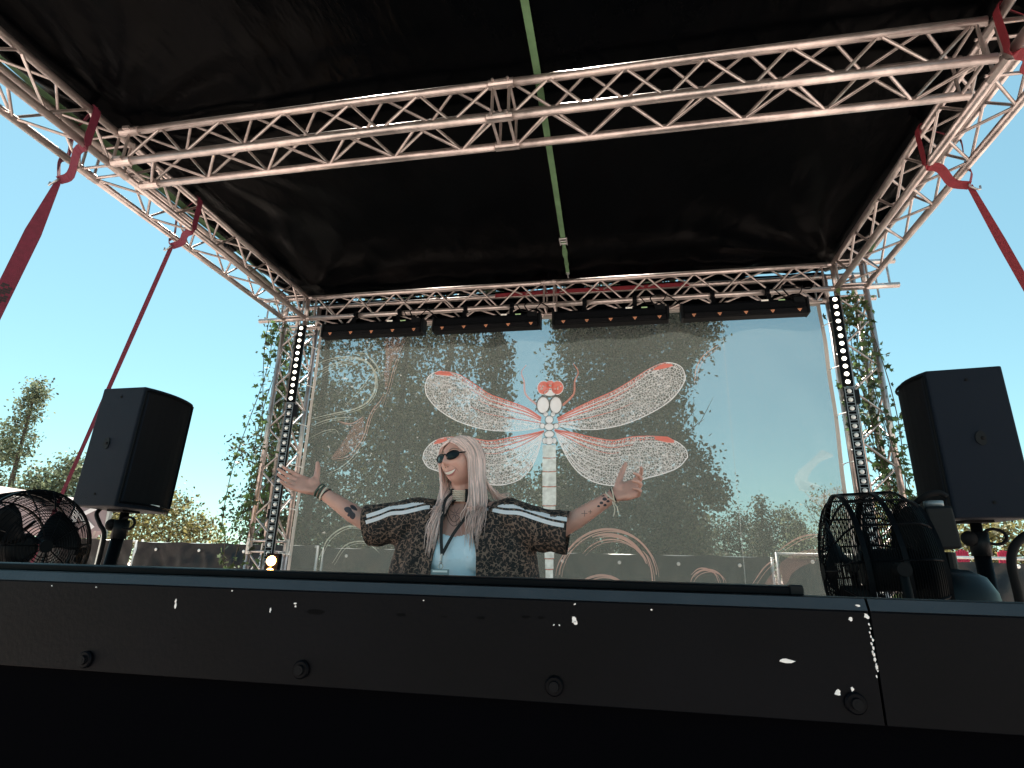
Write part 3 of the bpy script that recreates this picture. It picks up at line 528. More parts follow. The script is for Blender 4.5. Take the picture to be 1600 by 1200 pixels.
# ------------------------------------------------------------------ leaves
def leaf_mesh(name, pos, size, m, parent=None, shape='diamond', up=0.25):
    """pos (n,3) leaf centres -> one mesh of small leaf faces with random tilt"""
    n = len(pos); sz = size * RNG.uniform(.6, 1.35, n)[:, None]
    a = RNG.normal(size=(n, 3)); a[:, 2] -= up; a /= np.linalg.norm(a, axis=1)[:, None]
    b = np.cross(a, RNG.normal(size=(n, 3))); b /= np.linalg.norm(b, axis=1)[:, None]; nn = np.cross(a, b)
    if shape == 'diamond': P = [(-.5, 0, 0), (-.08, .30, .05), (.5, 0, 0), (-.08, -.30, .05)]
    else: P = [(-.42, 0, 0), (-.50, .30, .05), (-.12, .24, 0), (.05, .50, .08), (.12, .2, 0), (.62, 0, .04), (.12, -.2, 0), (.05, -.50, .08), (-.12, -.24, 0), (-.50, -.30, .05)]
    k = len(P); V = np.empty((n, k, 3))
    for i, (x, y, z) in enumerate(P): V[:, i] = pos + (a * x + b * y + nn * z) * sz
    off = np.array(ORG[parent.name]) if parent is not None else np.zeros(3)
    V = (V - off).reshape(-1, 3)
    me = bpy.data.meshes.new(name); me.vertices.add(n * k); me.vertices.foreach_set('co', V.ravel())
    me.loops.add(n * k); me.loops.foreach_set('vertex_index', np.arange(n * k)); me.polygons.add(n)
    me.polygons.foreach_set('loop_start', np.arange(n) * k); me.polygons.foreach_set('loop_total', np.full(n, k)); me.update(calc_edges=True); me.materials.append(m)
    o = link(name, me, parent)
    if parent is not None: ORG[o.name] = Vector(off)
    o['kind'] = 'stuff'; return o
def blob_points(blobs, per, spread, clump=18):
    out = []
    for (x, y, z, rx, ry, rz, n) in blobs:
        if n == 0: continue
        nc = max(3, n // clump)
        u = RNG.normal(size=(nc, 3)); u /= np.linalg.norm(u, axis=1)[:, None]; u *= (RNG.uniform(0.12, 1, nc) ** (1 / 2.4))[:, None]
        u *= (1 + .22 * np.sin(u[:, :1] * 7 + x * 3) * np.cos(u[:, 2:] * 6 + z))
        cs = np.array([x, y, z]) + u * np.array([rx, ry, rz])
        idx = RNG.integers(0, nc, n); out.append(cs[idx] + RNG.normal(size=(n, 3)) * spread)
    return np.concatenate(out)
def tree(name, label, base, top, r, limbs, blobs, leaf, m, spread=.28, group=None, clump=18):
    t = thing(name, label, 'bush' if 'bush' in name else 'tree', (base[0], base[1], GROUND), group)
    tk = MB(); b, tp = Vector(base), Vector(top)
    path = [b + (tp - b) * u + Vector((math.sin(u * 5 + b.x) * .12, 0, 0)) * (1 if u > 0 else 0) for u in np.linspace(0, 1, 9)]
    tk.tube(path, [r * (1 - .8 * i / 8) for i in range(9)], 9)
    tk.build('trunk', M['bark'], t, smooth=True)
    if limbs:
        lm = MB()
        for (u, dx, dy, dz, lr) in limbs:
            s = b + (tp - b) * u; e = s + Vector((dx, dy, dz)); c = (s + e) / 2 + Vector((0, 0, .12 * abs(dx)))
            pth = smoothpath([s, c, e], 4); lm.tube(pth, [lr * (1 - .8 * i / (len(pth) - 1)) for i in range(len(pth))], 6)
            for q in range(3):
                s2 = s.lerp(e, .4 + .2 * q); e2 = s2 + Vector((dx * random.uniform(-.1, .5), random.uniform(-.4, .4), abs(dz) * random.uniform(.2, .6) + .2)); lm.tube([s2, (s2 + e2) / 2 + Vector((.03, 0, .04)), e2], [lr * .4, lr * .3, lr * .12], 5)
        lm.build('limb', M['bark'], t, smooth=True)['kind'] = 'stuff'
    leaf_mesh('crown', blob_points(blobs, 0, spread, clump), leaf, m, t); return t
def rl(n, s=1.0, z0=.35): return [(random.uniform(z0, .92), random.choice((-1, 1)) * random.uniform(.6, 1.4) * s, random.uniform(-.5, .5) * s, random.uniform(.3, 1.0) * s, .028 * s) for _ in range(n)]
G = GROUND
GT = 'trees behind the stage'
# big wood seen through the left half of the mesh
tree('leafy_tree', 'tall airy tree seen through the far left end of the mesh backdrop', (-7.6, 13.4, G), (-7.9, 13.4, 8.6), .16, rl(9, 1.0), [(-7.9, 13.4, 6.0, 1.1, 1.0, 1.9, 2877), (-7.5, 13.2, 3.2, 1.1, 1.0, 1.3, 2055), (-7.2, 13.0, 1.0, 1.2, 1.0, 1.0, 1780), (-8.2, 13.4, 8.2, 1.3, 1, 1.2, 958)], .118, M['leaf_dark'], .25, GT, 14)
tree('leafy_tree', 'leaning slim tree seen through the mesh left of the dragonfly, leafy all the way up', (-5.6, 13.0, G), (-5.0, 13.0, 8.6), .13, rl(9, .9), [(-5.6, 13.0, 5.6, 1.1, 1.0, 1.6, 3150), (-5.3, 13.0, 2.9, .95, 1.0, 1.1, 2055), (-5.2, 12.8, .9, 1.2, 1.0, 1.1, 2329), (-5.2, 13.0, 8.0, 1.3, 1, 1.3, 1232)], .118, M['leaf_mid'], .25, GT, 14)
tree('leafy_tree', 'tree with dark double trunk seen through the mesh above the woman', (-4.45, 12.6, G), (-3.6, 12.6, 8.4), .15, rl(9, .9), [(-3.95, 12.6, 5.6, .85, 1.0, 1.5, 2740), (-4.1, 12.6, 3.2, .95, .9, 1.0, 2055), (-4.0, 12.4, .9, 1.0, .9, 1.1, 2055), (-3.7, 12.6, 8.0, 1.1, 1, 1.2, 1095)], .118, M['leaf_mid'], .23, GT, 14)
tree('poplar_tree', 'narrow columnar tree seen through the mesh just left of the dragonfly head', (-3.0, 13.0, G), (-2.93, 13.0, 8.8), .12, rl(6, .35), [(-2.95, 13, 7.0, .42, .5, 1.8, 2602), (-2.95, 13, 4.2, .40, .5, 1.6, 2465), (-3.0, 13, 2.0, .5, .5, 1.2, 1507), (-3.0, 13, .3, .6, .5, 1.0, 1232)], .118, M['leaf_dark'], .10, GT, 16)
tree('leafy_tree', 'big dense dark tree behind the dragonfly right wings, seen through the mesh', (-.6, 14.5, G), (.2, 14.5, 9.6), .17, rl(12, 1.5), [(.2, 14.5, 7.4, 1.9, 1.4, 1.9, 10342), (-.5, 14.4, 5.4, 1.2, 1.2, 1.4, 5569), (1.0, 14.5, 5.8, 1.35, 1.1, 1.2, 6364), (1.75, 14.4, 6.4, .75, .8, .9, 2585), (-1.2, 14.4, 6.3, .5, .7, .8, 1392), (0.1, 14.4, 3.6, 1.4, 1.1, 1.2, 5967), (.9, 14.4, 4.6, .8, .8, .7, 2386), (-.6, 14.2, 1.8, 1.2, 1.0, 1.4, 5171), (-1.5, 14.4, 4.2, .35, .5, .5, 497), (-1.55, 14.2, 1.0, .7, .7, 1.2, 2187)], .118, M['leaf_dark'], .20, GT, 20)
tree('leafy_tree', 'younger spreading tree seen through the mesh below the dragonfly right wings', (1.0, 13.6, G), (1.2, 13.6, 3.4), .12, rl(10, .8), [(1.1, 13.6, 2.9, .5, .6, .6, 958), (1.35, 13.6, 1.9, .8, .6, .55, 1507), (.5, 13.6, 1.6, .7, .6, .8, 1507), (.9, 13.6, .7, .9, .6, .7, 2055), (2.0, 13.6, 1.7, .35, .4, .3, 356), (1.6, 13.5, 2.5, .35, .4, .3, 356)], .118, M['leaf_mid'], .15, GT, 16)
for q, (x, yy, h, r_, lab) in enumerate(((-10.6, 19.5, 6.6, 1.6, 'farther tree behind the first row, far left'), (-8.2, 20, 7.4, 1.7, 'farther tree behind the first row, under the left wings'), (-6.0, 19.3, 5.2, 1.5, 'farther lower tree behind the first row, left of the woman head'), (-3.6, 20, 3.6, 1.5, 'farther low tree behind the narrow columnar tree'), (-1.4, 20.5, 4.4, 1.6, 'farther tree behind the dragonfly tail'), (1.4, 20, 3.0, 1.4, 'farther low tree behind the younger spreading tree'))):
    tree('leafy_tree', lab + ', seen through the mesh', (x, yy, G), (x, yy, h - .6), .12, rl(5, .8), [(x, yy, h - 1.5, r_, 1, 1.6, 2500), (x + .4, yy - .2, h - 3.8, r_ * 1.05, 1, 1.5, 2200), (x - .2, yy - .3, h - 6.0, r_ * 1.1, 1, 1.5, 1500 if h > 4.5 else 0), (x, yy - .5, .3, r_ * 1.15, 1, 1.5, 2300)], .17, M['leaf_far' if q % 2 else 'leaf_mid'], .24, GT, 22)
for i in range(13):
    x = 3.4 + i * .92 + random.uniform(-.3, .3); con = i in (5,)
    h = 3.7 + .5 * math.sin(i * 1.9) - (1.0 if i < 2 else 0) if not con else 4.75; x = 8.35 if con else x; y = 40 + random.uniform(-2, 3)
    if con: bl = [(x, y, h - .5 - k * .62, .18 + .22 * k, .3 + .2 * k, .42, 220 + 90 * k) for k in range(6)]
    else: bl = [(x, y, h - .9, .8, .8, .95, 800), (x + .2, y - .4, h - 2.2, 1.0, .8, 1.1, 900), (x, y - .6, .2, 1.0, .8, 1.2, 700)]
    lab = 'pointed conifer standing above the far wood seen through the right of the mesh' if con else 'rounded tree in the far wood low behind the right half of the mesh backdrop'
    tree('conifer_tree' if con else 'wood_tree', lab, (x, y, G), (x, y, h - .4), .14, None, bl, .17, M['leaf_far'], .22, None if con else 'trees of the far wood behind the mesh', 12)
tree('thin_tree', 'thin bare topped tree at the right edge of the mesh, taller than the far wood', (7.7, 25, G), (7.8, 25, 3.3), .07, rl(9, .8, .5), [(7.8, 25, 2.6, .8, .6, .7, 500), (7.7, 25, 1.4, 1.0, .7, .7, 800), (6.3, 25, 2.0, .25, .3, .8, 180), (6.3, 25, .9, .5, .3, .5, 300)], .11, M['leaf_pale'], .2, None, 8)
# left of the stage
tree('poplar_tree', 'tall slender poplar in the open sky at the far left', (-31.5, 25, G), (-31.3, 25, 9.2), .2, rl(8, .5), [(-31.5, 25, 7.7, .55, .5, 1.4, 1197), (-31.2, 25, 8.6, .35, .4, .7, 399), (-31.8, 25, 5.6, 1.0, .7, 1.5, 1330), (-32.6, 25, 5.8, .6, .6, 1.2, 665), (-32.4, 25, 3.0, 1.4, 1, 1.3, 1596)], .17, M['leaf_pale'], .2, None, 9)
tree('leafy_tree', 'spreading tree with reddish tinge behind the left fan and loudspeaker', (-28.6, 25.5, G), (-28.4, 25.5, 4.4), .16, rl(9, 1.2), [(-28.2, 25.5, 4.4, .9, .7, .7, 912), (-29.8, 25.5, 3.6, 1.3, .9, .9, 1710), (-27.3, 25.5, 4.0, .9, .7, .6, 798), (-28.4, 25.5, 2.2, 2.2, 1, 1.3, 3610), (-30.9, 25.3, 2.0, 1.2, 1, 1.2, 1710), (-26, 25.4, 1.5, 1.2, 1, 1.2, 1710)], .19, M['leaf_pale'], .25, None, 9)
tree('bush', 'sunlit yellow green bush over the fence right of the left loudspeaker', (-11.9, 14, G), (-11.8, 14, 1.2), .06, rl(8, .5, .5), [(-11.9, 14, 1.0, .8, .6, .6, 1500), (-12.9, 14, .8, .7, .6, .55, 1200), (-11.0, 14, .6, .6, .5, .45, 800), (-13.6, 14, .9, .6, .5, .6, 800), (-12, 14, -.2, 1.8, .7, .8, 1500), (-11.95, 14, 1.6, .3, .3, .3, 120)], .10, M['leaf_yel'], .16, None, 12)
tree('leafy_tree', 'loose tree standing just left of the left tower behind the ivy', (-6.75, 10, G), (-6.6, 10, 3.6), .07, [(.62, -.7, 0, .35, .03), (.7, -.55, .1, .5, .025), (.8, .4, 0, .5, .02), (.5, .5, 0, .5, .03), (.55, -.5, 0, .1, .02)], [(-6.75, 10, .7, .42, .5, .8, 1500), (-6.55, 10, 2.0, .36, .5, .7, 750), (-7.2, 10, 2.15, .42, .3, .16, 170), (-7.4, 10, 1.9, .25, .3, .2, 70), (-6.4, 10, -.1, .8, .5, .5, 900), (-6.35, 10, 3.0, .35, .4, .6, 420)], .07, M['leaf_dark'], .10, None, 10)
# right of the stage
tree('bush', 'sunlit yellow green bush over the fence below the right loudspeaker', (7.6, 14, G), (7.7, 14, 1.0), .06, rl(7, .5, .5), [(7.5, 14, .8, 1.1, .6, .5, 2200), (8.9, 14, .9, .9, .6, .5, 1200), (7.5, 14, -.2, 1.6, .6, .7, 1500)], .10, M['leaf_yel'], .15, None, 12)
tree('bush', 'yellow green shrub seen through the cage of the right fan', (5.7, 13, G), (5.7, 13, 1.3), .05, rl(7, .5, .5), [(5.6, 13, 1.0, .7, .6, .6, 1500), (5.8, 13, -.2, .9, .6, .8, 1100)], .10, M['leaf_yel'], .14, None, 12)
for x, s in ((6.36, .0), (7.07, .02)):
    t = thing('red_chair', 'red garden chair back showing above the right fence, %s of the speaker pole' % ('left' if s == 0 else 'right'), 'chair', (x, 12, G), 'red chairs beyond the right fence')
    x_ = x * 12 / 13
    ORG[t.name] = Vector((x_, 12, G)); t.location = (x_, 12, G)
    b = MB()
    for k in range(5): b.box((x_ - .08 + k * .04, 12, -.27), (.034, .03, 1.55 + .06 * math.sin(k * .8)))
    b.box((x_, 12.02, -.2), (.2, .02, .1)); b.box((x_, 12.02, .25), (.2, .02, .1)); b.build('backrest', M['redcloth'], t)
    b = MB(); b.box((x_, 11.75, -.95), (.27, .5, .05)); b.build('seat', M['redcloth'], t)
    for sx in (-.11, .11):
        for yy in (11.53, 11.98): MB().box((x_ + sx, yy, -1.36), (.05, .05, .77)).build('leg', M['redcloth'], t)

# ------------------------------------------------------------------ ivy on the towers
def ivy(label, xc, sg, n):
    t = thing('ivy_garland', label, 'plant', (xc, YR + .1, DECK), 'ivy garlands on the towers')
    st = MB(); pos = []
    for k in range(9):
        ph = random.uniform(0, 6.28); x0 = xc + random.uniform(-.10, .10); y0 = YR + random.uniform(-.06, .26)
        zt = 2.42 - .04 * k; zb = -.4 + random.uniform(0, .9)
        pth = [(x0 + .06 * math.sin(ph + z * 2.3) + sg * .06 * max(0, (1.9 - z)) * (.5 if z < .3 else 1) * (k % 3) / 2, y0 + .04 * math.cos(ph + z * 2), z) for z in np.linspace(zt, zb, 24)]
        st.tube(pth, .004, 5)
        for _ in range(n // 9):
            q = random.random() ** .8; i = min(int(q * 23), 22); p = pth[i]
            pos.append((p[0] + random.gauss(0, .026), p[1] + random.gauss(0, .04), p[2] + random.uniform(-.06, .06)))
    for _ in range(n // 8): pos.append((xc + random.gauss(-sg * .02, .06), YR + random.uniform(-.05, .2), random.uniform(2.15, 2.45)))
    st.build('stem', M['bark'], t); leaf_mesh('foliage', np.array(pos), .052, M['ivy'], t, 'ivy', .6)
ivy('ivy hanging in strands down the outside of the left tower', -3.60, -1, 950)
ivy('ivy hanging in strands down the outside of the right tower', 2.08, 1, 950)

# ------------------------------------------------------------------ fence and canopy
M['fence'] = mat('fence tube', (.55, .55, .53), .4, .7)
xsF = [-15.2, -11.75, -8.3, -4.85, -1.4, 2.05, 5.5, 8.95, 12.4]
for i in range(len(xsF) - 1):
    x0, x1 = xsF[i], xsF[i + 1]; y = 9 + .05 * (i % 2); zt = .32 - .03 * min(i, 3) + (.0 if i < 5 else .07)
    lab = ['covered fence panel at the far left behind the left fan', 'black tarpaulin fence panel behind the left loudspeaker stand', 'black tarpaulin fence panel just left of the left tower', 'black tarpaulin fence panel behind the woman, seen through the mesh',
           'black tarpaulin fence panel seen through the mesh right of the woman', 'black tarpaulin fence panel behind the right fan', 'black tarpaulin fence panel with bright top rail below the right loudspeaker', 'covered fence panel beyond the right edge of the picture'][i]
    t = thing('fence_panel', lab, 'fence', ((x0 + x1) / 2, y, G), 'tarpaulin covered fence panels')
    for x in (x0 + .04, x1 - .04): MB().cyl((x, y, G), (x, y, zt + .02), .021, 10).build('post', M['fence'], t, smooth=True)
    for z in (zt + .0, G + .15): MB().cyl((x0 + .04, y, z), (x1 - .04, y, z), .019, 8).build('rail', M['fence'], t, smooth=True)
    rows = []
    for a in np.linspace(0, 1, 90):
        row = []
        for b in np.linspace(0, 1, 40):
            x = x0 + .07 + (x1 - x0 - .14) * a; d = 0
            for e in range(4):
                ex = (e + .5) / 4; r_ = math.hypot((a - ex) * 3.3, (1 - b) * 2); an = math.atan2((a - ex) * 3.3, (1 - b) * 2 + .05); d += .03 * math.sin(an * 9 + e) * math.exp(-r_ * 1.3)
            d += .10 * noise.noise(Vector((x * 2.1, b * 3, 2.2 + i))) + .05 * noise.noise(Vector((x * 5, b * 7, i)))
            row.append((x, y - .05 + d * min(1, (1 - b) * 6), G + .05 + (zt + (.03 if i < 5 else -.045) - G - .05) * b - .02 * abs(math.sin(a * math.pi * 4))))
        rows.append(row)
    MB().grid(rows).build('tarp', M['ftarp'], t, smooth=True)
    ey = MB().ell((0, 0, 0), .026, .012, .026, None, 10, 6).mesh('eyelet', M['white'], smooth=True)
    for e in range(4):
        o = link('eyelet', ey, t); o.location = Vector((x0 + .07 + (x1 - x0 - .14) * (e + .5) / 4, y - .075, zt - .10)) - ORG[t.name]
    if i in (1, 2):
        MB().cyl((x0 + .14, y - .02, G), (x0 + .14, y - .02, zt + .06), .021, 10).build('post', M['fence'], t, smooth=True)
t = thing('canopy', 'pale pinkish event canopy with white lettering on its valance behind the left fan', 'tent', (-9.1, 7.6, G))
cx, cy, hw = -9.35, 8.6, 1.5; ez = .73
px_, pw = cx, hw
x0, x1, y0, y1 = -11.5, -7.08, 7.1, 11.1
y1 = 11.1
def rc(p): return Vector((-7.08, 7.1, 0)) + Matrix.Rotation(R(47), 3, 'Z') @ (Vector(p) - Vector((-7.08, 7.1, 0)))
apex = Vector(((x0 + x1) / 2, (y0 + y1) / 2, 1.10)); apex = rc(apex); cor = [rc(p) for p in ((x0, y0, ez), (x1, y0, ez), (x1, y1, ez), (x0, y1, ez))]
rf = MB()
for a in range(4):
    A_, B_ = cor[a], cor[(a + 1) % 4]; rows = []
    for u in np.linspace(0, 1, 8): rows.append([A_.lerp(B_, v).lerp(apex, u) - Vector((0, 0, .12 * math.sin(u * math.pi) * (1 - abs(2 * v - 1)))) for v in np.linspace(0, 1, 9)])
    rf.grid(rows)
rf.build('roof', M['tent'], t, smooth=True)
for a in range(4):
    A_, B_ = cor[a], cor[(a + 1) % 4]; n_ = (B_ - A_).cross(Vector((0, 0, 1))).normalized()
    v_ = MB().grid([[A_.lerp(B_, v) + n_ * .02 * math.sin(v * 20) * u + Vector((0, 0, -.38 * u)) for v in np.linspace(0, 1, 30)] for u in np.linspace(0, 1, 5)]); v_.build('valance', M['valance'], t, smooth=True)
for c in cor: MB().box((c.x, c.y, (G + ez) / 2), (.05, .05, ez - G)).build('leg', M['fence'], t)
kx = -7.30
M['letter'] = mat('white lettering', (.85, .82, .82), .8, trans=.2)
kl = MB(); zc = .52
yk = y0 - .03
for (p, q, wd) in (((kx - .16, zc + .14), (kx - .16, zc - .14), .06), ((kx - .13, zc), (kx + .06, zc + .14), .055), ((kx - .10, zc + .02), (kx + .07, zc - .14), .06)):
    p, q = rc((p[0], yk, p[1])), rc((q[0], yk, q[1])); d = (q - p).normalized(); s = d.cross(rc((0, 1, 0)) - rc((0, 0, 0))).normalized() * wd / 2
    k_ = .0006 * len(kl.f); dd = Vector((0, -k_ * 3, 0)); kl.add([p + s + dd, q + s + dd, q - s + dd, p - s + dd], [(0, 1, 2, 3)])
kl.build('letter', M['letter'], t)

# ------------------------------------------------------------------ loudspeakers and stands
def speaker(label, loc, yaw, tilt, badge):
    t = thing('loudspeaker', label, 'loudspeaker', loc, 'loudspeakers on poles', (tilt, .022, yaw))
    w_, d_, h_ = .39, .354, .72
    fr_ = [(w_ / 2 * math.sin(a) / math.sin(.6), -d_ / 2 + .035 - .085 * (math.cos(a) - math.cos(.6)) / (1 - math.cos(.6)) * .6) for a in np.linspace(-.6, .6, 9)]
    plan = [(w_ / 2 - .05, d_ / 2), (-w_ / 2 + .05, d_ / 2), (-w_ / 2, d_ / 2 - .07)] + fr_ + [(w_ / 2, d_ / 2 - .07)]
    plan = [(-w_ / 2 + .0, d_ / 2), ] + fr_ + [(w_ / 2, d_ / 2)]
    MB().prism(plan, -h_ / 2, h_ / 2).build('cabinet', M['cab'], t, local=True, bevel=.008)
    gr = [(x * .93, y - .006) for x, y in fr_]
    MB().grid([[(x, y, z) for x, y in gr] for z in np.linspace(-h_ / 2 + .035, h_ / 2 - .03, 3)]).build('grille', M['grille'], t, local=True)
    tr_ = MB()
    for z in (-h_ / 2 + .028, h_ / 2 - .024): tr_.tube([(x, y - .006, z) for x, y in gr], .007, 6)
    for s in (0, -1): tr_.tube([(gr[s][0], gr[s][1] - .004, -h_ / 2 + .03), (gr[s][0], gr[s][1] - .004, h_ / 2 - .026)], .007, 6)
    tr_.build('grille_frame', M['black'], t, local=True)
    for s in (-1, 1):
        hd = MB(); X = s * (w_ / 2 + .0015)
        D_ = [(.028 * math.cos(a) * (1 if math.cos(a) > 0 else .6), .035 * math.sin(a)) for a in np.linspace(0, 2 * math.pi, 17)[:-1]]
        hd.prism([(-s * a + .03, b + .01) for a, b in D_], min(X, X + s * .004), max(X, X + s * .004), 'x'); hh = hd.build('handle_cup', M['blackpl'], t, local=True)
        MB().ell((X + s * .004, .032, .01), .006, .009, .009, None, 10, 6).build('knob', M['rubber'], hh, local=True)
        for (yy, zz) in ((.02, .30), (.02, -.29)):
            sc_ = MB(); sc_.cyl((X, yy, zz), (X + s * .002, yy, zz), .008, 12); sc_.cyl((X + s * .002, yy, zz), (X + s * .004, yy, zz), .004, 6); sc_.build('screw', M['rubber'], t, local=True)
    if badge: MB().box((.02, gr[4][1] - .006, -h_ / 2 + .032), (.06, .008, .008)).build('badge', M['led_off'], t, local=True)
    MB().box((0, .0, -h_ / 2 - .006), (.12, .12, .012)).build('pole_socket', M['rubber'], t, local=True)
    return t
speaker('black loudspeaker on a pole at the left, its grille turned towards the stage', (-2.969, 3.088, .637), 1.498, R(.8), True)
speaker('black loudspeaker on a pole at the right, its plain side facing the camera', (1.669, 3.253, .642), -1.677, R(.8), False)
def stand(label, x, y, top, lean, printed):
    t = thing('speaker_stand', label, 'stand', (x, y, DECK), 'speaker stands')
    tp = Vector((x, y, top)); b = Vector((x + lean, y, DECK + .25))
    MB().cyl(tp, tp + Vector((0, 0, .05)), .02, 12).build('spigot', M['steel'], t)
    p1 = MB(); p1.cyl(tp, tp.lerp(b, .30), .024, 14); p1.build('upper_tube', M['black'], t, smooth=True)
    p2 = MB(); p2.cyl(tp.lerp(b, .12), b, .034, 14); p2.build('lower_tube', M['black'], t, smooth=True)
    c = tp.lerp(b, .08); k = MB(); k.cyl(c + Vector((0, 0, .05)), c - Vector((0, 0, .06)), .042, 14); k.build('collar', M['blackpl'], t, smooth=True)
    k = MB(); k.ell(c + Vector((-.05, -.02, .02)), .036, .03, .036, None, 12, 8); k.cyl(c, c + Vector((-.05, -.02, .02)), .012, 8); k.build('clamp_knob', M['rubber'], t, smooth=True)
    k = MB(); k.tube([c + Vector((.05 * math.cos(a) + .06, -.02, .045 * math.sin(a) * .8 + .03)) for a in np.linspace(0, 2 * math.pi, 13)[:-1]], .008, 6, closed=True); k.build('pull_ring', M['rubber'], t)
    for a in (0.4, 2.5, 4.6):
        l = MB(); e = Vector((x + lean + .55 * math.cos(a), y + .55 * math.sin(a), DECK + .012)); s = tp.lerp(b, .55); l.cyl(s, e, .013, 8); lo = l.build('leg', M['black'], t, smooth=True)
        f_ = MB(); f_.ell(e, .02, .02, .014, None, 8, 6); f_.build('rubber_foot', M['rubber'], lo)
        l = MB(); l.cyl(b, s.lerp(e, .55), .009, 6); l.build('brace', M['black'], t)
    if printed:
        pr = MB(); d = (b - tp).normalized(); n = Vector((-.25, -1, 0)).normalized(); s = d.cross(n).normalized()
        for k_ in range(7):
            c_ = tp.lerp(b, .27 + .022 * k_) + n * .0352; wd = .010 if k_ % 3 else .013
            pr.add([c_ - d * .010 - s * wd, c_ + d * .004 - s * wd * .5, c_ + d * .010 + s * wd, c_ - d * .004 + s * wd * .6], [(0, 1, 2, 3)])
        pr.build('print', M['yel'], t)
M['yel'] = mat('yellow print', (.25, .28, .06), .6)
stand('black tripod stand carrying the left loudspeaker', -2.975, 3.095, .265, -.10, False)
stand('black tripod stand with small yellow print carrying the right loudspeaker', 1.672, 3.245, .27, .0, True)
def cable(label, pts, r=.012):
    t = MB().tube(smoothpath(pts, 6), r, 8).build('speaker_cable', M['rubber'], smooth=True); tag(t, label, 'cable', 'loudspeaker cables')
cable('black cable looping under the left loudspeaker to its stand', [(-3.14, 3.08, .29), (-3.13, 3.05, .25), (-3.06, 3.02, .19), (-3.02, 3.03, .12), (-3.03, 3.04, -.1), (-3.05, 3.05, -.5), (-3.2, 3.0, -1.14)])
cable('thick black cable bowing out from the right loudspeaker down past its pole', [(2.02, 3.2, .27), (1.93, 3.16, .255), (1.80, 3.14, .20), (1.735, 3.14, .11), (1.735, 3.15, -.05), (1.76, 3.17, -.4), (1.9, 3.1, -1.14)], .019)

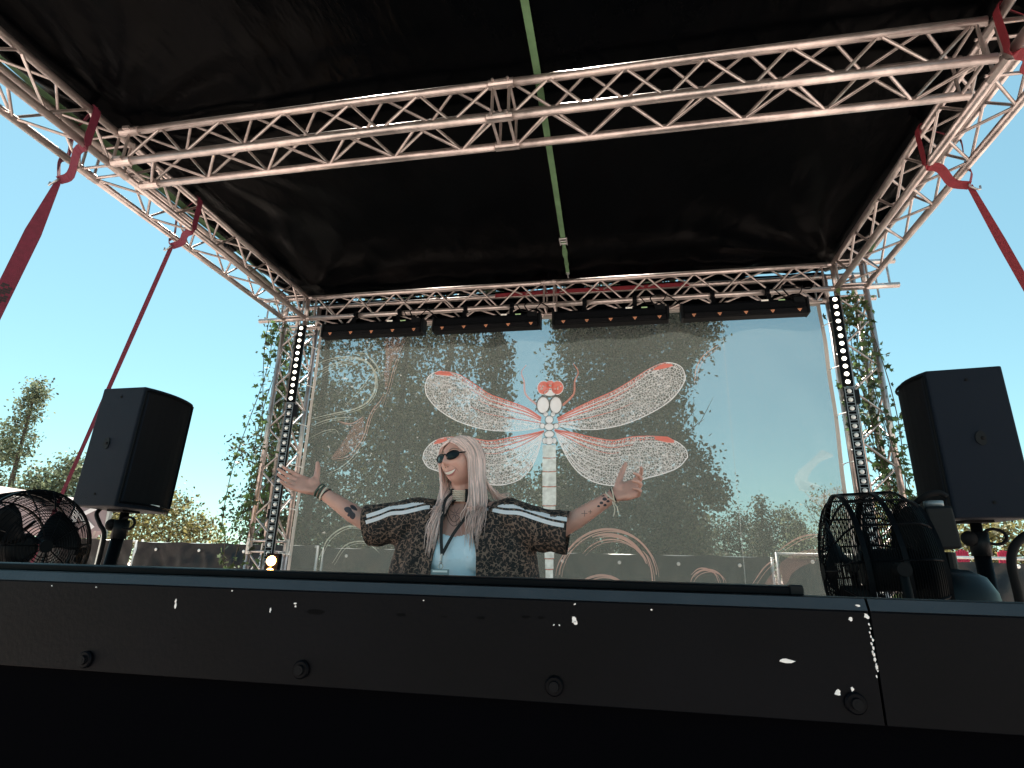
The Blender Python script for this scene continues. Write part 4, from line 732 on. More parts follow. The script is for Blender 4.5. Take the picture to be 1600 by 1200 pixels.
# ------------------------------------------------------------------ drum fans
def fan(label, loc, yaw, pitch, boxed, L=.29):
    """local: axis along y, air leaves towards -y; the cage is a drum of wire hoops"""
    t = thing('drum_fan', label, 'fan', loc, 'black drum fans behind the booth', (0, 0, yaw))
    Rr = .27; rot = Matrix.Rotation(pitch, 3, 'X'); C0 = Vector((0, 0, loc_h))
    def P(r, a, y): return C0 + rot @ Vector((r * math.cos(a), y, r * math.sin(a)))
    def rad(u): return Rr * (1 - .36 * max(0, (.22 - u) / .22) ** 2.0) * (1 - .16 * max(0, (u - .80) / .20) ** 2)
    hoops = MB()
    for u in np.linspace(0, 1, 40): hoops.tube([P(rad(u), a, -L / 2 + L * u) for a in np.linspace(0, 2 * math.pi, 49)[:-1]], .0018, 4, closed=True)
    o = hoops.build('wire_hoop', M['black'], t, local=True); o['kind'] = 'stuff'
    for k in range(14):
        a = 2 * math.pi * k / 14 + .1; MB().tube([P(rad(u) + .003, a, -L / 2 + L * u) for u in np.linspace(0, 1, 14)], .0038, 5).build('cage_rib', M['black'], t, local=True)
    for u, nm in ((.20, 'hoop_band'), (.58, 'hoop_band'), (.98, 'hoop_band')):
        rows = []
        for a in np.linspace(0, 2 * math.pi, 49): rows.append([P(rad(u) + .006, a, -L / 2 + L * u + q) for q in (-.008, .008)] + [P(rad(u) - .002, a, -L / 2 + L * u + q) for q in (.008, -.008)] + [P(rad(u) + .006, a, -L / 2 + L * u - .008)])
        MB().grid(rows).build(nm, M['black'], t, local=True, smooth=False)
    gd = MB()
    for r_ in np.arange(.05, rad(0) - .005, .013): gd.tube([P(r_, a, -L / 2 - .022 * (1 - (r_ / rad(0)) ** 2)) for a in np.linspace(0, 2 * math.pi, 37)[:-1]], .0022, 4, closed=True)
    for k in range(10):
        a = 2 * math.pi * k / 10; gd.tube([P(r_, a, -L / 2 - .024 * (1 - (r_ / rad(0)) ** 2)) for r_ in np.linspace(.03, rad(0), 6)], .003, 4)
    o = gd.build('front_guard', M['black'], t, local=True); o['kind'] = 'stuff'
    MB().tube([P(.001, 0, -L / 2 - .027), P(.001, 0, -L / 2 - .018)], .03, 18).build('guard_cap', M['black'], t, local=True)
    mo = MB(); mo.tube([P(0, 0, y) for y in (-.05, -.03, .12, .16)], [.05, .075, .075, .05], 18); mo.build('motor', M['blackpl'], t, local=True, smooth=True)
    for k in range(3):
        b = MB(); a0 = 2 * math.pi * k / 3 + .5; rows = []
        for r_ in np.linspace(.05, .235, 7):
            wd = .30 + .75 * math.sin((r_ - .05) / .185 * 2.2); rows.append([P(r_, a0 + wd * (q - .5), -.07 + .10 * (q - .5) * (1.2 - r_ * 2)) for q in np.linspace(0, 1, 6)])
        b.grid(rows); o = b.build('blade', M['blackpl'], t, local=True, smooth=True); s = o.modifiers.new('solid', 'SOLIDIFY'); s.thickness = .004
    st_ = MB()
    for k in range(4):
        a = math.pi / 4 + k * math.pi / 2; st_.tube([P(.04, a, .16), P(rad(1) - .005, a, L / 2)], .008, 6)
    st_.build('motor_strut', M['black'], t, local=True)
    if boxed:
        bx = MB(); c = C0 + rot @ Vector((.02, L / 2 + .075, .135)); bx.box(c, (.10, .085, .145), rot); bo = bx.build('control_box', M['blackpl'], t, local=True, bevel=.008)
        k = MB(); k.tube([c + Vector((0, 0, .075)), c + Vector((0, 0, .095))], .03, 14); k.build('dial', M['ledframe'], bo, local=True, smooth=True)
        k = MB(); k.tube(smoothpath([c + Vector((-.02, -.05, .09)), c + Vector((0, -.02, .115)), c + Vector((0, .02, .125)), c + Vector((0, .045, .11))], 4), .011, 8); k.build('lock_lever', M['rubber'], t, local=True, smooth=True)
        pl = MB(); pl.prism([(.22 * math.cos(a), .22 * math.sin(a)) for a in np.linspace(0, 2 * math.pi, 25)[:-1]], 0, .012, 'y'); pl.v = [C0 + rot @ (p + Vector((0, L / 2 - .004, 0))) for p in pl.v]; pl.build('back_plate', M['black'], t, local=True)
    for s in (-1, 1): MB().tube(smoothpath([C0 + Vector((s * (Rr + .025), 0, 0)), C0 + Vector((s * (Rr + .03), 0, -.15)), C0 + Vector((s * .12, 0, -Rr - .06)), C0 + Vector((0, 0, -Rr - .08))], 5), .015, 8).build('yoke_arm', M['black'], t, local=True, smooth=True)
    for s in (-1, 1): MB().tube([C0 + Vector((s * (Rr - .01), 0, 0)), C0 + Vector((s * (Rr + .05), 0, 0))], .022, 10).build('pivot_knob', M['rubber'], t, local=True)
    MB().tube([C0 + Vector((0, 0, -Rr - .08)), Vector((0, 0, .03))], .024, 12).build('stand_pole', M['black'], t, local=True, smooth=True)
    MB().tube([(0, 0, 0), (0, 0, .02), (0, 0, .035)], [.26, .26, .05], 28).build('stand_base', M['black'], t, local=True)
loc_h = 1.19
fan('black wire cage fan at the right below the loudspeaker, seen from its side', (.885, 2.40, DECK), R(-96), R(3), True)
fan('black wire cage fan at the far left edge below the loudspeaker', (-2.885, 2.42, DECK), R(80), R(-4), False, .36)
M['tankp'] = mat('dark tank paint', (.003, .006, .008), .38, spec=.16)
t = thing('air_tank', 'rounded dark tank standing behind the right fan', 'tank', (1.23, 2.62, DECK))
pr_ = [(0, .0), (.10, .0), (.145, .01), (.155, .05), (.155, 1.06), (.147, 1.12), (.12, 1.175), (.07, 1.20), (0.0, 1.207)]
mb = MB(); mb.loft([[Vector((1.215 + r_ * math.cos(a), 2.62 + r_ * math.sin(a), DECK + h_)) for a in np.linspace(0, 2 * math.pi, 29)[:-1]] for r_, h_ in pr_]); mb.build('tank_body', M['tankp'], t, smooth=True)
MB().cyl((1.225, 2.60, DECK + 1.18), (1.225, 2.60, DECK + 1.265), .024, 12).build('valve', M['blackpl'], t)

# ------------------------------------------------------------------ booth front
t = thing('dj_booth', 'long black metal DJ booth with bolts and chipped paint along the bottom', 'booth', (-.3, .84, DECK))
def slab(x0, x1, nm):
    y = .80; prof = [(y, -.157), (y, -.0385), (y + .001, -.0365), (y + .0065, -.0235), (y + .008, -.0225), (y + .06, -.0225), (y + .06, -.157)]
    MB().prism(prof, x0, x1, 'x').build(nm, M['booth'], t, bevel=.0012)
slab(-1.9, .2798, 'front_panel'); slab(.2822, 1.3, 'front_panel')
lp = MB(); lp.prism([(.8005, -.0366), (.8062, -.0238), (.8055, -.0233), (.7995, -.0362)], -1.9, .2795, 'x'); lp.prism([(.8005, -.0366), (.8062, -.0238), (.8055, -.0233), (.7995, -.0362)], .2825, 1.3, 'x'); lp.build('bevel_sheen', M['boothsheen'], t)  # strip with the painted sky sheen, laid over the panel's own bevel
MB().prism([(.838, -.0222), (.838, -.0135), (.842, -.0120), (.95, -.0120), (.95, -.0222)], -1.9, .222, 'x').build('rear_ledge', M['black'], t, bevel=.001)
MB().box((.213, .842, -.0165), (.016, .014, .013)).build('ledge_end', M['blackpl'], t, bevel=.002)
for x, z in ((-.779, -.142), (-.436, -.137), (-.092, -.1375), (.252, -.1355)):
    b = MB(); b.tube([(x, .7995, z), (x, .7965, z), (x, .7945, z)], [.0118, .0118, .010], 20); bo = b.build('bolt', M['booth'], t, smooth=False)
    b = MB(); b.tube([(x, .7945, z), (x, .7905, z)], [.0068, .0060], 14); b.tube([(x, .7909, z), (x, .7902, z)], [.003, .003], 6); b.build('bolt_head', M['steel2'], bo)
rr = random.Random(3)
for x, z, s, ar in ((-.648, -.063, .0030, .4), (-.649, -.057, .0018, .5), (-.495, -.064, .0022, .5), (-.458, -.054, .0020, 1.3), (-.457, -.058, .0014, 1), (-.067, -.0595, .0046, 1.1), (-.0655, -.0635, .0026, 1), (-.093, -.067, .0012, 1), (-.086, -.067, .0012, 1), (-.066, -.041, .0014, 1.4), (.182, -.095, .0052, 2.4), (.235, -.126, .0042, 1), (.251, -.121, .0024, .6), (.259, -.046, .0026, .9), (-.87, -.043, .0012, 1), (-.79, -.0425, .0012, 1), (-.56, -.0405, .001, 1.2), (-.27, -.0435, .0012, 1.6), (.03, -.0445, .0012, 1.2)) + tuple((.2795 + rr.uniform(-.0016, .0012), -.05 - .0042 * k - rr.uniform(0, .002), rr.uniform(.0009, .0021), .5) for k in range(14)) + ((.2775, -.0425, .0032, 1.0), (.270, -.031, .002, 2)):
    c = MB(); n_ = 9; y_ = .7993 if z < -.0385 else .8015
    pl = []
    for k in range(n_):
        a = 2 * math.pi * k / n_; q = s * rr.uniform(.5, 1.15); pl.append((x + q * ar ** .5 * math.cos(a) + (s * .8 if ar > 2 and abs(a) < .5 else 0), z + q / ar ** .5 * math.sin(a)))
    c.prism(pl, y_ - .0004, y_ + .002, 'y'); c.build('paint_chip', M['chip'], t)
M['smudge'] = mat('dark smudge', (.0012, .0012, .0016), .7, spec=.05)
for x, z, s in ((-.425, -.064, .013), (-.30, -.063, .007), (-.24, -.063, .004), (-.19, -.0625, .006), (-.13, -.059, .006), (-.11, -.059, .005), (-.641, -.107, .003)):
    c = MB(); c.prism([(x + s * rr.uniform(.7, 1.2) * math.cos(a), z + s * .32 * rr.uniform(.7, 1.2) * math.sin(a)) for a in np.linspace(0, 6.28, 12)[:-1]], .7996, .802, 'y'); c.build('smudge', M['smudge'], t)
sk = thing('booth_skirt', 'plain black cloth hanging below the booth front down to the ground', 'cloth', (-.3, .83, GROUND))
MB().grid([[(x, .815 + .010 * math.sin(x * 11) * (1 - v) + .006 * math.sin(x * 29 + 1) * (1 - v), GROUND + .01 + (-.155 - GROUND - .01) * v) for x in np.linspace(-2.0, 1.4, 120)] for v in np.linspace(0, 1, 10)]).build('skirt_cloth', M['cloth'], sk, smooth=True)
tb = thing('dj_table', 'black table behind the booth front, just out of sight', 'table', (-.5, 1.3, DECK))
MB().box((-.55, 1.25, -.16), (2.2, .55, .04)).build('tabletop', M['black'], tb)
for sx in (-1.6, .5):
    for yy in (1.02, 1.48): MB().cyl((sx, yy, DECK), (sx, yy, -.18), .02, 8).build('leg', M['black'], tb)
# ------------------------------------------------------------------ the woman behind the booth
M['skin'] = mat('skin', (.60, .335, .275), .45, var=.10, vscale=14, bump=.05, bscale=220)
M['skin'].node_tree.nodes['Principled BSDF'].inputs['Subsurface Weight'].default_value = .12
M['skin'].node_tree.nodes['Principled BSDF'].inputs['Subsurface Radius'].default_value = (.02, .008, .005)
M['lip'] = mat('lips', (.42, .16, .15), .4); M['teeth'] = mat('teeth', (.80, .77, .72), .3); M['brow'] = mat('eyebrow', (.20, .13, .10), .8)
M['tattoo'] = mat('tattoo ink', (.035, .035, .05), .6, var=.4, vscale=90); M['tattoo_line'] = mat('faded tattoo line', (.13, .09, .09), .6)
M['tank'] = mat('pale blue cotton', (.66, .80, .90), .85, bump=.15, bscale=60)
M['trouser'] = mat('black trousers', (.012, .012, .014), .85, bump=.2, bscale=30)
M['hair'] = mat('ash blonde hair', (.78, .58, .53), .40, island=.45, var=.12, vscale=9, spec=.6)
M['hairdk'] = mat('darker hair roots', (.22, .165, .155), .5, var=.3, vscale=30)
M['glass'] = mat('black lens', (.003, .003, .004), .12, spec=.22); M['bone'] = mat('bone rods', (.62, .53, .43), .5, island=.2)
M['cord'] = mat('black cord', (.012, .012, .013), .8); M['badge'] = mat('pass card', (.16, .22, .24), .4); M['beads'] = mat('dark green beads', (.03, .06, .045), .4); M['cream'] = mat('cream bracelet', (.65, .58, .48), .6)
M['stripe'] = mat('white stripe', (.78, .76, .80), .8, bump=.2, bscale=60)
def leopard():
    m = bpy.data.materials.new('leopard print cotton'); m.use_nodes = True; n = m.node_tree.nodes; l = m.node_tree.links; b = n['Principled BSDF']
    tc = n.new('ShaderNodeTexCoord'); no = n.new('ShaderNodeTexNoise'); no.inputs['Scale'].default_value = 38; no.inputs['Detail'].default_value = 2; l.new(tc.outputs['Object'], no.inputs['Vector'])
    mx = n.new('ShaderNodeMix'); mx.data_type = 'VECTOR'; mx.inputs[0].default_value = .034
    l.new(tc.outputs['Object'], mx.inputs[4]); l.new(no.outputs['Color'], mx.inputs[5])
    vo = n.new('ShaderNodeTexVoronoi'); vo.feature = 'DISTANCE_TO_EDGE'; vo.inputs['Scale'].default_value = 58; l.new(mx.outputs[1], vo.inputs['Vector'])
    v2 = n.new('ShaderNodeTexVoronoi'); v2.feature = 'F1'; v2.inputs['Scale'].default_value = 58; l.new(mx.outputs[1], v2.inputs['Vector'])
    rp = n.new('ShaderNodeValToRGB'); e = rp.color_ramp.elements
    e[0].position = .315; e[0].color = (.19, .120, .090, 1); e[1].position = .365; e[1].color = (.006, .006, .007, 1); nz = n.new('ShaderNodeTexNoise'); nz.inputs['Scale'].default_value = 70; l.new(tc.outputs['Object'], nz.inputs['Vector']); ad = n.new('ShaderNodeMath'); ad.operation = 'MULTIPLY_ADD'; ad.inputs[1].default_value = .55; l.new(nz.outputs['Fac'], ad.inputs[0]); l.new(vo.outputs['Distance'], ad.inputs[2]); l.new(ad.outputs[0], rp.inputs[0])
    r2 = n.new('ShaderNodeValToRGB'); q = r2.color_ramp.elements; q[0].position = .16; q[0].color = (1, 1, 1, 1); q[1].position = .24; q[1].color = (0, 0, 0, 1); l.new(v2.outputs['Distance'], r2.inputs[0])
    sel = n.new('ShaderNodeSeparateColor'); l.new(v2.outputs['Color'], sel.inputs[0]); gt = n.new('ShaderNodeMath'); gt.operation = 'GREATER_THAN'; gt.inputs[1].default_value = .45; l.new(sel.outputs[0], gt.inputs[0])
    mu = n.new('ShaderNodeMath'); mu.operation = 'MULTIPLY'; l.new(r2.outputs[0], mu.inputs[0]); l.new(gt.outputs[0], mu.inputs[1])
    m2 = n.new('ShaderNodeMix'); m2.data_type = 'RGBA'; l.new(mu.outputs[0], m2.inputs[0]); l.new(rp.outputs[0], m2.inputs[6]); m2.inputs[7].default_value = (.05, .030, .022, 1)
    l.new(m2.outputs[2], b.inputs['Base Color']); b.inputs['Roughness'].default_value = .8
    nb = n.new('ShaderNodeTexNoise'); nb.inputs['Scale'].default_value = 16; l.new(tc.outputs['Object'], nb.inputs['Vector']); bu = n.new('ShaderNodeBump'); bu.inputs['Strength'].default_value = .25; l.new(nb.outputs['Fac'], bu.inputs['Height']); l.new(bu.outputs[0], b.inputs['Normal'])
    return m
M['leopard'] = leopard()
PX, PY = -.632, 2.30
person = thing('person', 'smiling woman with long ash blonde hair, black oval sunglasses and leopard shirt, arms spread wide', 'person', (PX, PY, DECK))
def V(*a): return Vector(a)
def limb(mb, pts, radii, k=4, seg=14, flat=1.0, cap=True):
    n = len(pts); P = smoothpath(pts, k); rr = np.interp(np.linspace(0, n - 1, len(P)), range(n), radii)
    mb.tube(P, list(rr), seg, flat=flat)
    if cap: mb.ell(P[0], rr[0], rr[0], rr[0], None, 12, 8); mb.ell(P[-1], rr[-1], rr[-1], rr[-1], None, 12, 8)
# head, in its own frame: face towards -y, her left +x, up z; origin at mid head
HC = V(-.652, 2.303, .418); HS = .98
HR = (Matrix.Rotation(R(-28), 3, 'Z') @ Matrix.Rotation(R(-8), 3, 'Y') @ Matrix.Rotation(R(0), 3, 'X')) @ Matrix.Diagonal((1.03, 1, .96)) * HS
def gs(x, z, cx, cz, sx, sz): return math.exp(-((x - cx) / sx) ** 2 - ((z - cz) / sz) ** 2)
def headpoint(th, ph):
    st = math.sin(th) if th < math.pi / 2 else math.sin(th) ** .78
    dx, dy, dz = st * math.sin(ph), -st * math.cos(ph), math.cos(th)
    x, y, z = .0735 * dx, .094 * dy, .110 * dz
    if z < 0:
        u = -z / .110
        x *= 1 - .30 * u ** 1.8
        if y < 0: y = y * (1 - .10 * u ** 2) - .002 * u
        else: y *= 1 - .35 * u
    f = max(0.0, -dy) ** .5 if dy < 0 else 0
    if f > 0:
        o = 0
        o += .0185 * gs(x, z, 0, -.020, .0125, .015) + .012 * gs(x, z, 0, .004, .0095, .026) + .007 * (gs(x, z, .012, -.026, .008, .008) + gs(x, z, -.012, -.026, .008, .008))
        o += .008 * (gs(x, z, .040, -.024, .020, .020) + gs(x, z, -.040, -.024, .020, .020))
        o -= .010 * (gs(x, z, .031, .016, .016, .011) + gs(x, z, -.031, .016, .016, .011))
        o += .005 * (gs(x, z, .030, .036, .022, .009) + gs(x, z, -.030, .036, .022, .009))
        o += .006 * gs(x, z, 0, -.056, .024, .014) + .005 * gs(x, z, 0, -.093, .02, .014) - .004 * gs(x, z, 0, -.074, .02, .006)
        o -= .0045 * (gs(x, z, .034, -.047, .005, .016) + gs(x, z, -.034, -.047, .005, .016))
        y -= o * f
    return V(x, y, z)
def headmesh(mb, sc=1.0):
    nu, nv = 64, 48; rings = []
    for i in range(nv + 1):
        th = math.pi * (.004 + .992 * i / nv); rings.append([HC + HR @ (headpoint(th, 2 * math.pi * k / nu) * sc) for k in range(nu)])
    mb.loft(rings[::-1])
def HW(x, y, z): return HC + HR @ V(x, y, z)
body = MB(); headmesh(body)
for s in (-1, 1):
    body.ell(HW(s * .073, .008, -.004), .008, .018, .028, HR, 12, 8)
limb(body, [V(-.640, 2.345, .215), V(-.642, 2.335, .27), V(-.648, 2.318, .335), V(-.652, 2.318, .38)], [.060, .050, .048, .052], 4, 18)
def oring(c, rx, ry, n=24): return [V(c[0] + rx * math.cos(a), c[1] + ry * math.sin(a), c[2]) for a in np.linspace(0, 2 * math.pi, n + 1)[:-1]]
body.loft([oring(q[:3], q[3], q[4]) for q in ((-.632, 2.33, -.32, .150, .105), (-.632, 2.33, -.22, .160, .112), (-.632, 2.32, -.12, .138, .10), (-.632, 2.315, -.03, .125, .092), (-.633, 2.31, .06, .138, .102), (-.634, 2.31, .12, .150, .105), (-.636, 2.32, .17, .160, .090), (-.638, 2.33, .21, .140, .068), (-.640, 2.338, .24, .080, .055))])
for s in (-1, 1): body.ell(V(-.632 + s * .07, 2.235, .045), .062, .045, .06, None, 16, 10)
SHL, ELL, WRL = V(-.795, 2.32, .205), V(-1.015, 2.225, .165), V(-1.205, 2.17, .282)
SHR, ELR, WRR = V(-.475, 2.32, .205), V(-.228, 2.235, .155), V(-.035, 2.20, .268)
for S_, E_, W_ in ((SHL, ELL, WRL), (SHR, ELR, WRR)):
    limb(body, [V(-.636 + (S_.x + .636) * .6, 2.325, .20), S_, S_.lerp(E_, .5) + V(0, 0, .004), E_], [.055, .056, .045, .036], 4, 16)
    fo = (W_ - E_)
    limb(body, [E_, E_.lerp(W_, .28) + V(0, 0, -.002), E_.lerp(W_, .7), W_], [.036, .036, .028, .0230], 4, 16)
def hand(mb, W_, d, s, n, fing, thumb):
    """W_ wrist, d towards the fingers, s towards the thumb side, n out of the palm"""
    d, s, n = d.normalized(), s.normalized(), n.normalized()
    rings = []
    for u, ws, wt in ((-.012, .025, .019), (.01, .029, .018), (.035, .037, .0165), (.065, .040, .0145), (.085, .039, .012), (.094, .034, .009)):
        c = W_ + d * u + s * (.002 if u < .05 else 0); rings.append([c + s * ws * math.copysign(abs(math.cos(a)) ** .7, math.cos(a)) + n * wt * math.copysign(abs(math.sin(a)) ** .85, math.sin(a)) for a in np.linspace(0, 2 * math.pi, 21)[:-1]])
    mb.loft(rings)
    mb.ell(W_ + d * .035 + s * .022 + n * .010, .020, .024, .016, Matrix((d, s, n)).transposed(), 12, 8)
    mb.ell(W_ + d * .035 - s * .022 + n * .007, .024, .014, .012, Matrix((d, s, n)).transposed(), 12, 8)
    for k, (ln, spread, curls) in enumerate(fing):
        b = W_ + d * (.078 - .004 * abs(k - 1.3)) + s * (.0285 - .0195 * k); dir_ = (d + s * spread).normalized(); p = [b, b + dir_ * .018]; ang = 0
        for q, (fr_, c) in enumerate(zip((.44, .31, .25), curls)):
            ang += c; dd = dir_ * math.cos(ang) + n * math.sin(ang); p.append(p[-1] + dd * ln * fr_)
        rr = [.0098, .0096, .0085, .0076, .0060]
        mb.tube(p, rr, 10); 
        for q, r_ in zip(p, rr): mb.ell(q, r_, r_, r_, None, 10, 6)
    p = [W_ + d * .022 + s * .022 + n * .006]
    for v in thumb: p.append(p[-1] + (d * v[0] + s * v[1] + n * v[2]).normalized() * v[3])
    rr = [.0145, .0125, .0105, .0078]
    mb.tube(p, rr, 10)
    for q, r_ in zip(p, rr): mb.ell(q, r_, r_, r_, None, 10, 6)
def ortho(d, n): d = d.normalized(); n = (n - d * n.dot(d)).normalized(); return d, n
dl, nl = ortho(V(-.86, -.42, .29), V(.10, -.80, .52)); sl_ = nl.cross(dl); sl_ = sl_ if sl_.z > 0 else -sl_
hand(body, WRL, dl, sl_, nl, [(.078, .09, (.10, .12, .10)), (.086, .03, (.16, .18, .15)), (.080, -.04, (.22, .2, .15)), (.062, -.11, (.28, .22, .18))], [(.35, 1.0, .35, .034), (.30, 1.0, .15, .032), (.42, .9, .05, .026)])
dr, nr_ = ortho(V(.90, -.22, .29), V(-.25, -.86, .40)); sr_ = nr_.cross(dr); sr_ = sr_ if sr_.z > 0 else -sr_
hand(body, WRR, dr, sr_, nr_, [(.074, .18, (.5, .5, .35)), (.082, .08, (.85, .75, .45)), (.076, -.02, (.95, .85, .5)), (.06, -.10, (1.0, .9, .5))], [(.55, .85, .30, .036), (.60, .85, .12, .034), (.62, .8, .05, .028)])
# legs, so that the figure stands on the deck
for s in (-1, 1): limb(body, [V(-.632 + s * .085, 2.33, -.30), V(-.632 + s * .10, 2.33, -.55), V(-.632 + s * .11, 2.345, -.78), V(-.632 + s * .115, 2.36, -1.09), V(-.632 + s * .12, 2.33, -1.12)], [.088, .070, .050, .038, .036], 4, 14); limb(body, [V(-.632 + s * .12, 2.37, -1.115), V(-.632 + s * .135, 2.24, -1.13)], [.04, .032], 2, 12)
def fuse(mb, name, m, parent, vox, smooth_it, post=None):
    me = mb.mesh(name + '_raw', m); ob = bpy.data.objects.new(name + '_raw', me); COL.objects.link(ob)
    rm = ob.modifiers.new('r', 'REMESH'); rm.mode = 'VOXEL'; rm.voxel_size = vox
    sm = ob.modifiers.new('s', 'SMOOTH'); sm.iterations = smooth_it; sm.factor = .5
    dg = bpy.context.evaluated_depsgraph_get(); ev = ob.evaluated_get(dg); nm = bpy.data.meshes.new_from_object(ev); bpy.data.objects.remove(ob)
    bm = bmesh.new(); bm.from_mesh(nm)
    if post: post(bm)
    off = ORG[parent.name]
    tree_ = BVHTree.FromBMesh(bm)
    for v in bm.verts: v.co -= off
    bm.to_mesh(nm); bm.free(); nm.materials.clear(); nm.materials.append(m); nm.name = name
    nm.polygons.foreach_set('use_smooth', [True] * len(nm.polygons)); o = link(name, nm, parent); ORG[o.name] = off
    return o, tree_
bo_, BV = fuse(body, 'body', M['skin'], person, .0034, 3)
TOCAM = V(PX, PY, .25).normalized()
def decal_pts(bv, pts, off, d=TOCAM):
    out = []
    for p in pts:
        p = V(*p); h = bv.ray_cast(p - d * .6, d, 1.2)
        out.append((h[0] - d * off) if h[0] is not None else None)
    return out
def decal_strip(bv, name, m, line, width, off, parent, k=5, thick=None, d=TOCAM, up=None):
    """a narrow band laid onto a surface along a line seen from the front"""
    P = smoothpath(line, k); mb = MB(); rows = []
    for i, p in enumerate(P):
        t_ = (P[min(i + 1, len(P) - 1)] - P[max(i - 1, 0)]).normalized(); s = t_.cross(d).normalized(); wd = width(i / (len(P) - 1)) if callable(width) else width
        q = decal_pts(bv, [p + s * wd * a for a in (-.5, -.17, .17, .5)], off, d)
        if None in q:
            if len(rows) > 1: mb.grid(rows)
            rows = []; continue
        rows.append(q)
    if len(rows) > 1: mb.grid(rows)
    if mb.v: return mb.build(name, m, parent, smooth=True)
# ---- face details (drawn in the head frame, laid on along the face direction)
FD = HR @ V(0, 1, 0)
def fstrip(name, m, pts, width, off, par=bo_): return decal_strip(BV, name, m, [HW(x, -.1, z - .007) for x, z in pts], width, off, par, 6, d=FD)
fstrip('lip', M['lip'], [(-.032, -.044), (-.016, -.0500), (0, -.0520), (.016, -.0500), (.032, -.044)], lambda u: .002 + .0040 * math.sin(math.pi * u), .0012)
fstrip('lip', M['lip'], [(-.031, -.0465), (-.017, -.0600), (0, -.0645), (.017, -.0600), (.031, -.0465)], lambda u: .002 + .0045 * math.sin(math.pi * u), .0012)
fstrip('teeth', M['teeth'], [(-.029, -.0462), (-.016, -.0545), (0, -.0572), (.016, -.0545), (.029, -.0462)], lambda u: .0015 + .0075 * math.sin(math.pi * u), .0019)
for s in (-1, 1): fstrip('eyebrow', M['brow'], [(s * .014, .0375), (s * .030, .0435), (s * .047, .039)], lambda u: .0052 - .002 * abs(u - .4), .0012)
for s in (-1, 1): fstrip('nostril_shade', M['brow'], [(s * .004, -.0335), (s * .0085, -.0325)], .0035, .0008)  # dark strips painted for the shade inside the nose openings
M['crease_shade'] = mat('painted smile shade', (.38, .215, .175), .6)  # darker skin tone paints the shade along the smile lines
for s in (-1, 1): fstrip('smile_shade', M['crease_shade'], [(s * .022, -.030), (s * .032, -.042), (s * .034, -.056)], .0016, .0007)
# ---- sunglasses
sg_ = bpy.data.objects.new('sunglasses', None); COL.objects.link(sg_); sg_.parent = person; ORG[sg_.name] = ORG[person.name]
sgm = MB(); 
for s in (-1, 1):
    c = V(s * .0325, -.104, .0055); ring = []
    for a in np.linspace(0, 2 * math.pi, 29)[:-1]:
        x, z = .0275 * math.cos(a), .0172 * math.sin(a); ring.append(HW(c.x + x, c.y + .004 + abs(c.x + x) ** 2 * 4.5, c.z + z + s * x * .08))
    f_ = MB(); f_.tube(ring, .0030, 7, closed=True); f_.build('frame', M['glass'], sg_, smooth=True)
    l_ = MB(); cen = HW(c.x, c.y + .002 + c.x ** 2 * 4.5, c.z); l_.add([cen] + ring, [(0, 1 + i, 1 + (i + 1) % 28) for i in range(28)]); l_.build('lens', M['glass'], sg_)
    a_ = MB(); a_.tube(smoothpath([HW(s * .0595, -.084, .010), HW(s * .073, -.05, .016), HW(s * .079, .0, .012)], 4), .0026, 6); a_.build('temple', M['glass'], sg_)
b_ = MB(); b_.tube(smoothpath([HW(-.0065, -.100, .011), HW(0, -.1045, .014), HW(.0065, -.100, .011)], 4), .0026, 6); b_.build('bridge', M['glass'], sg_)
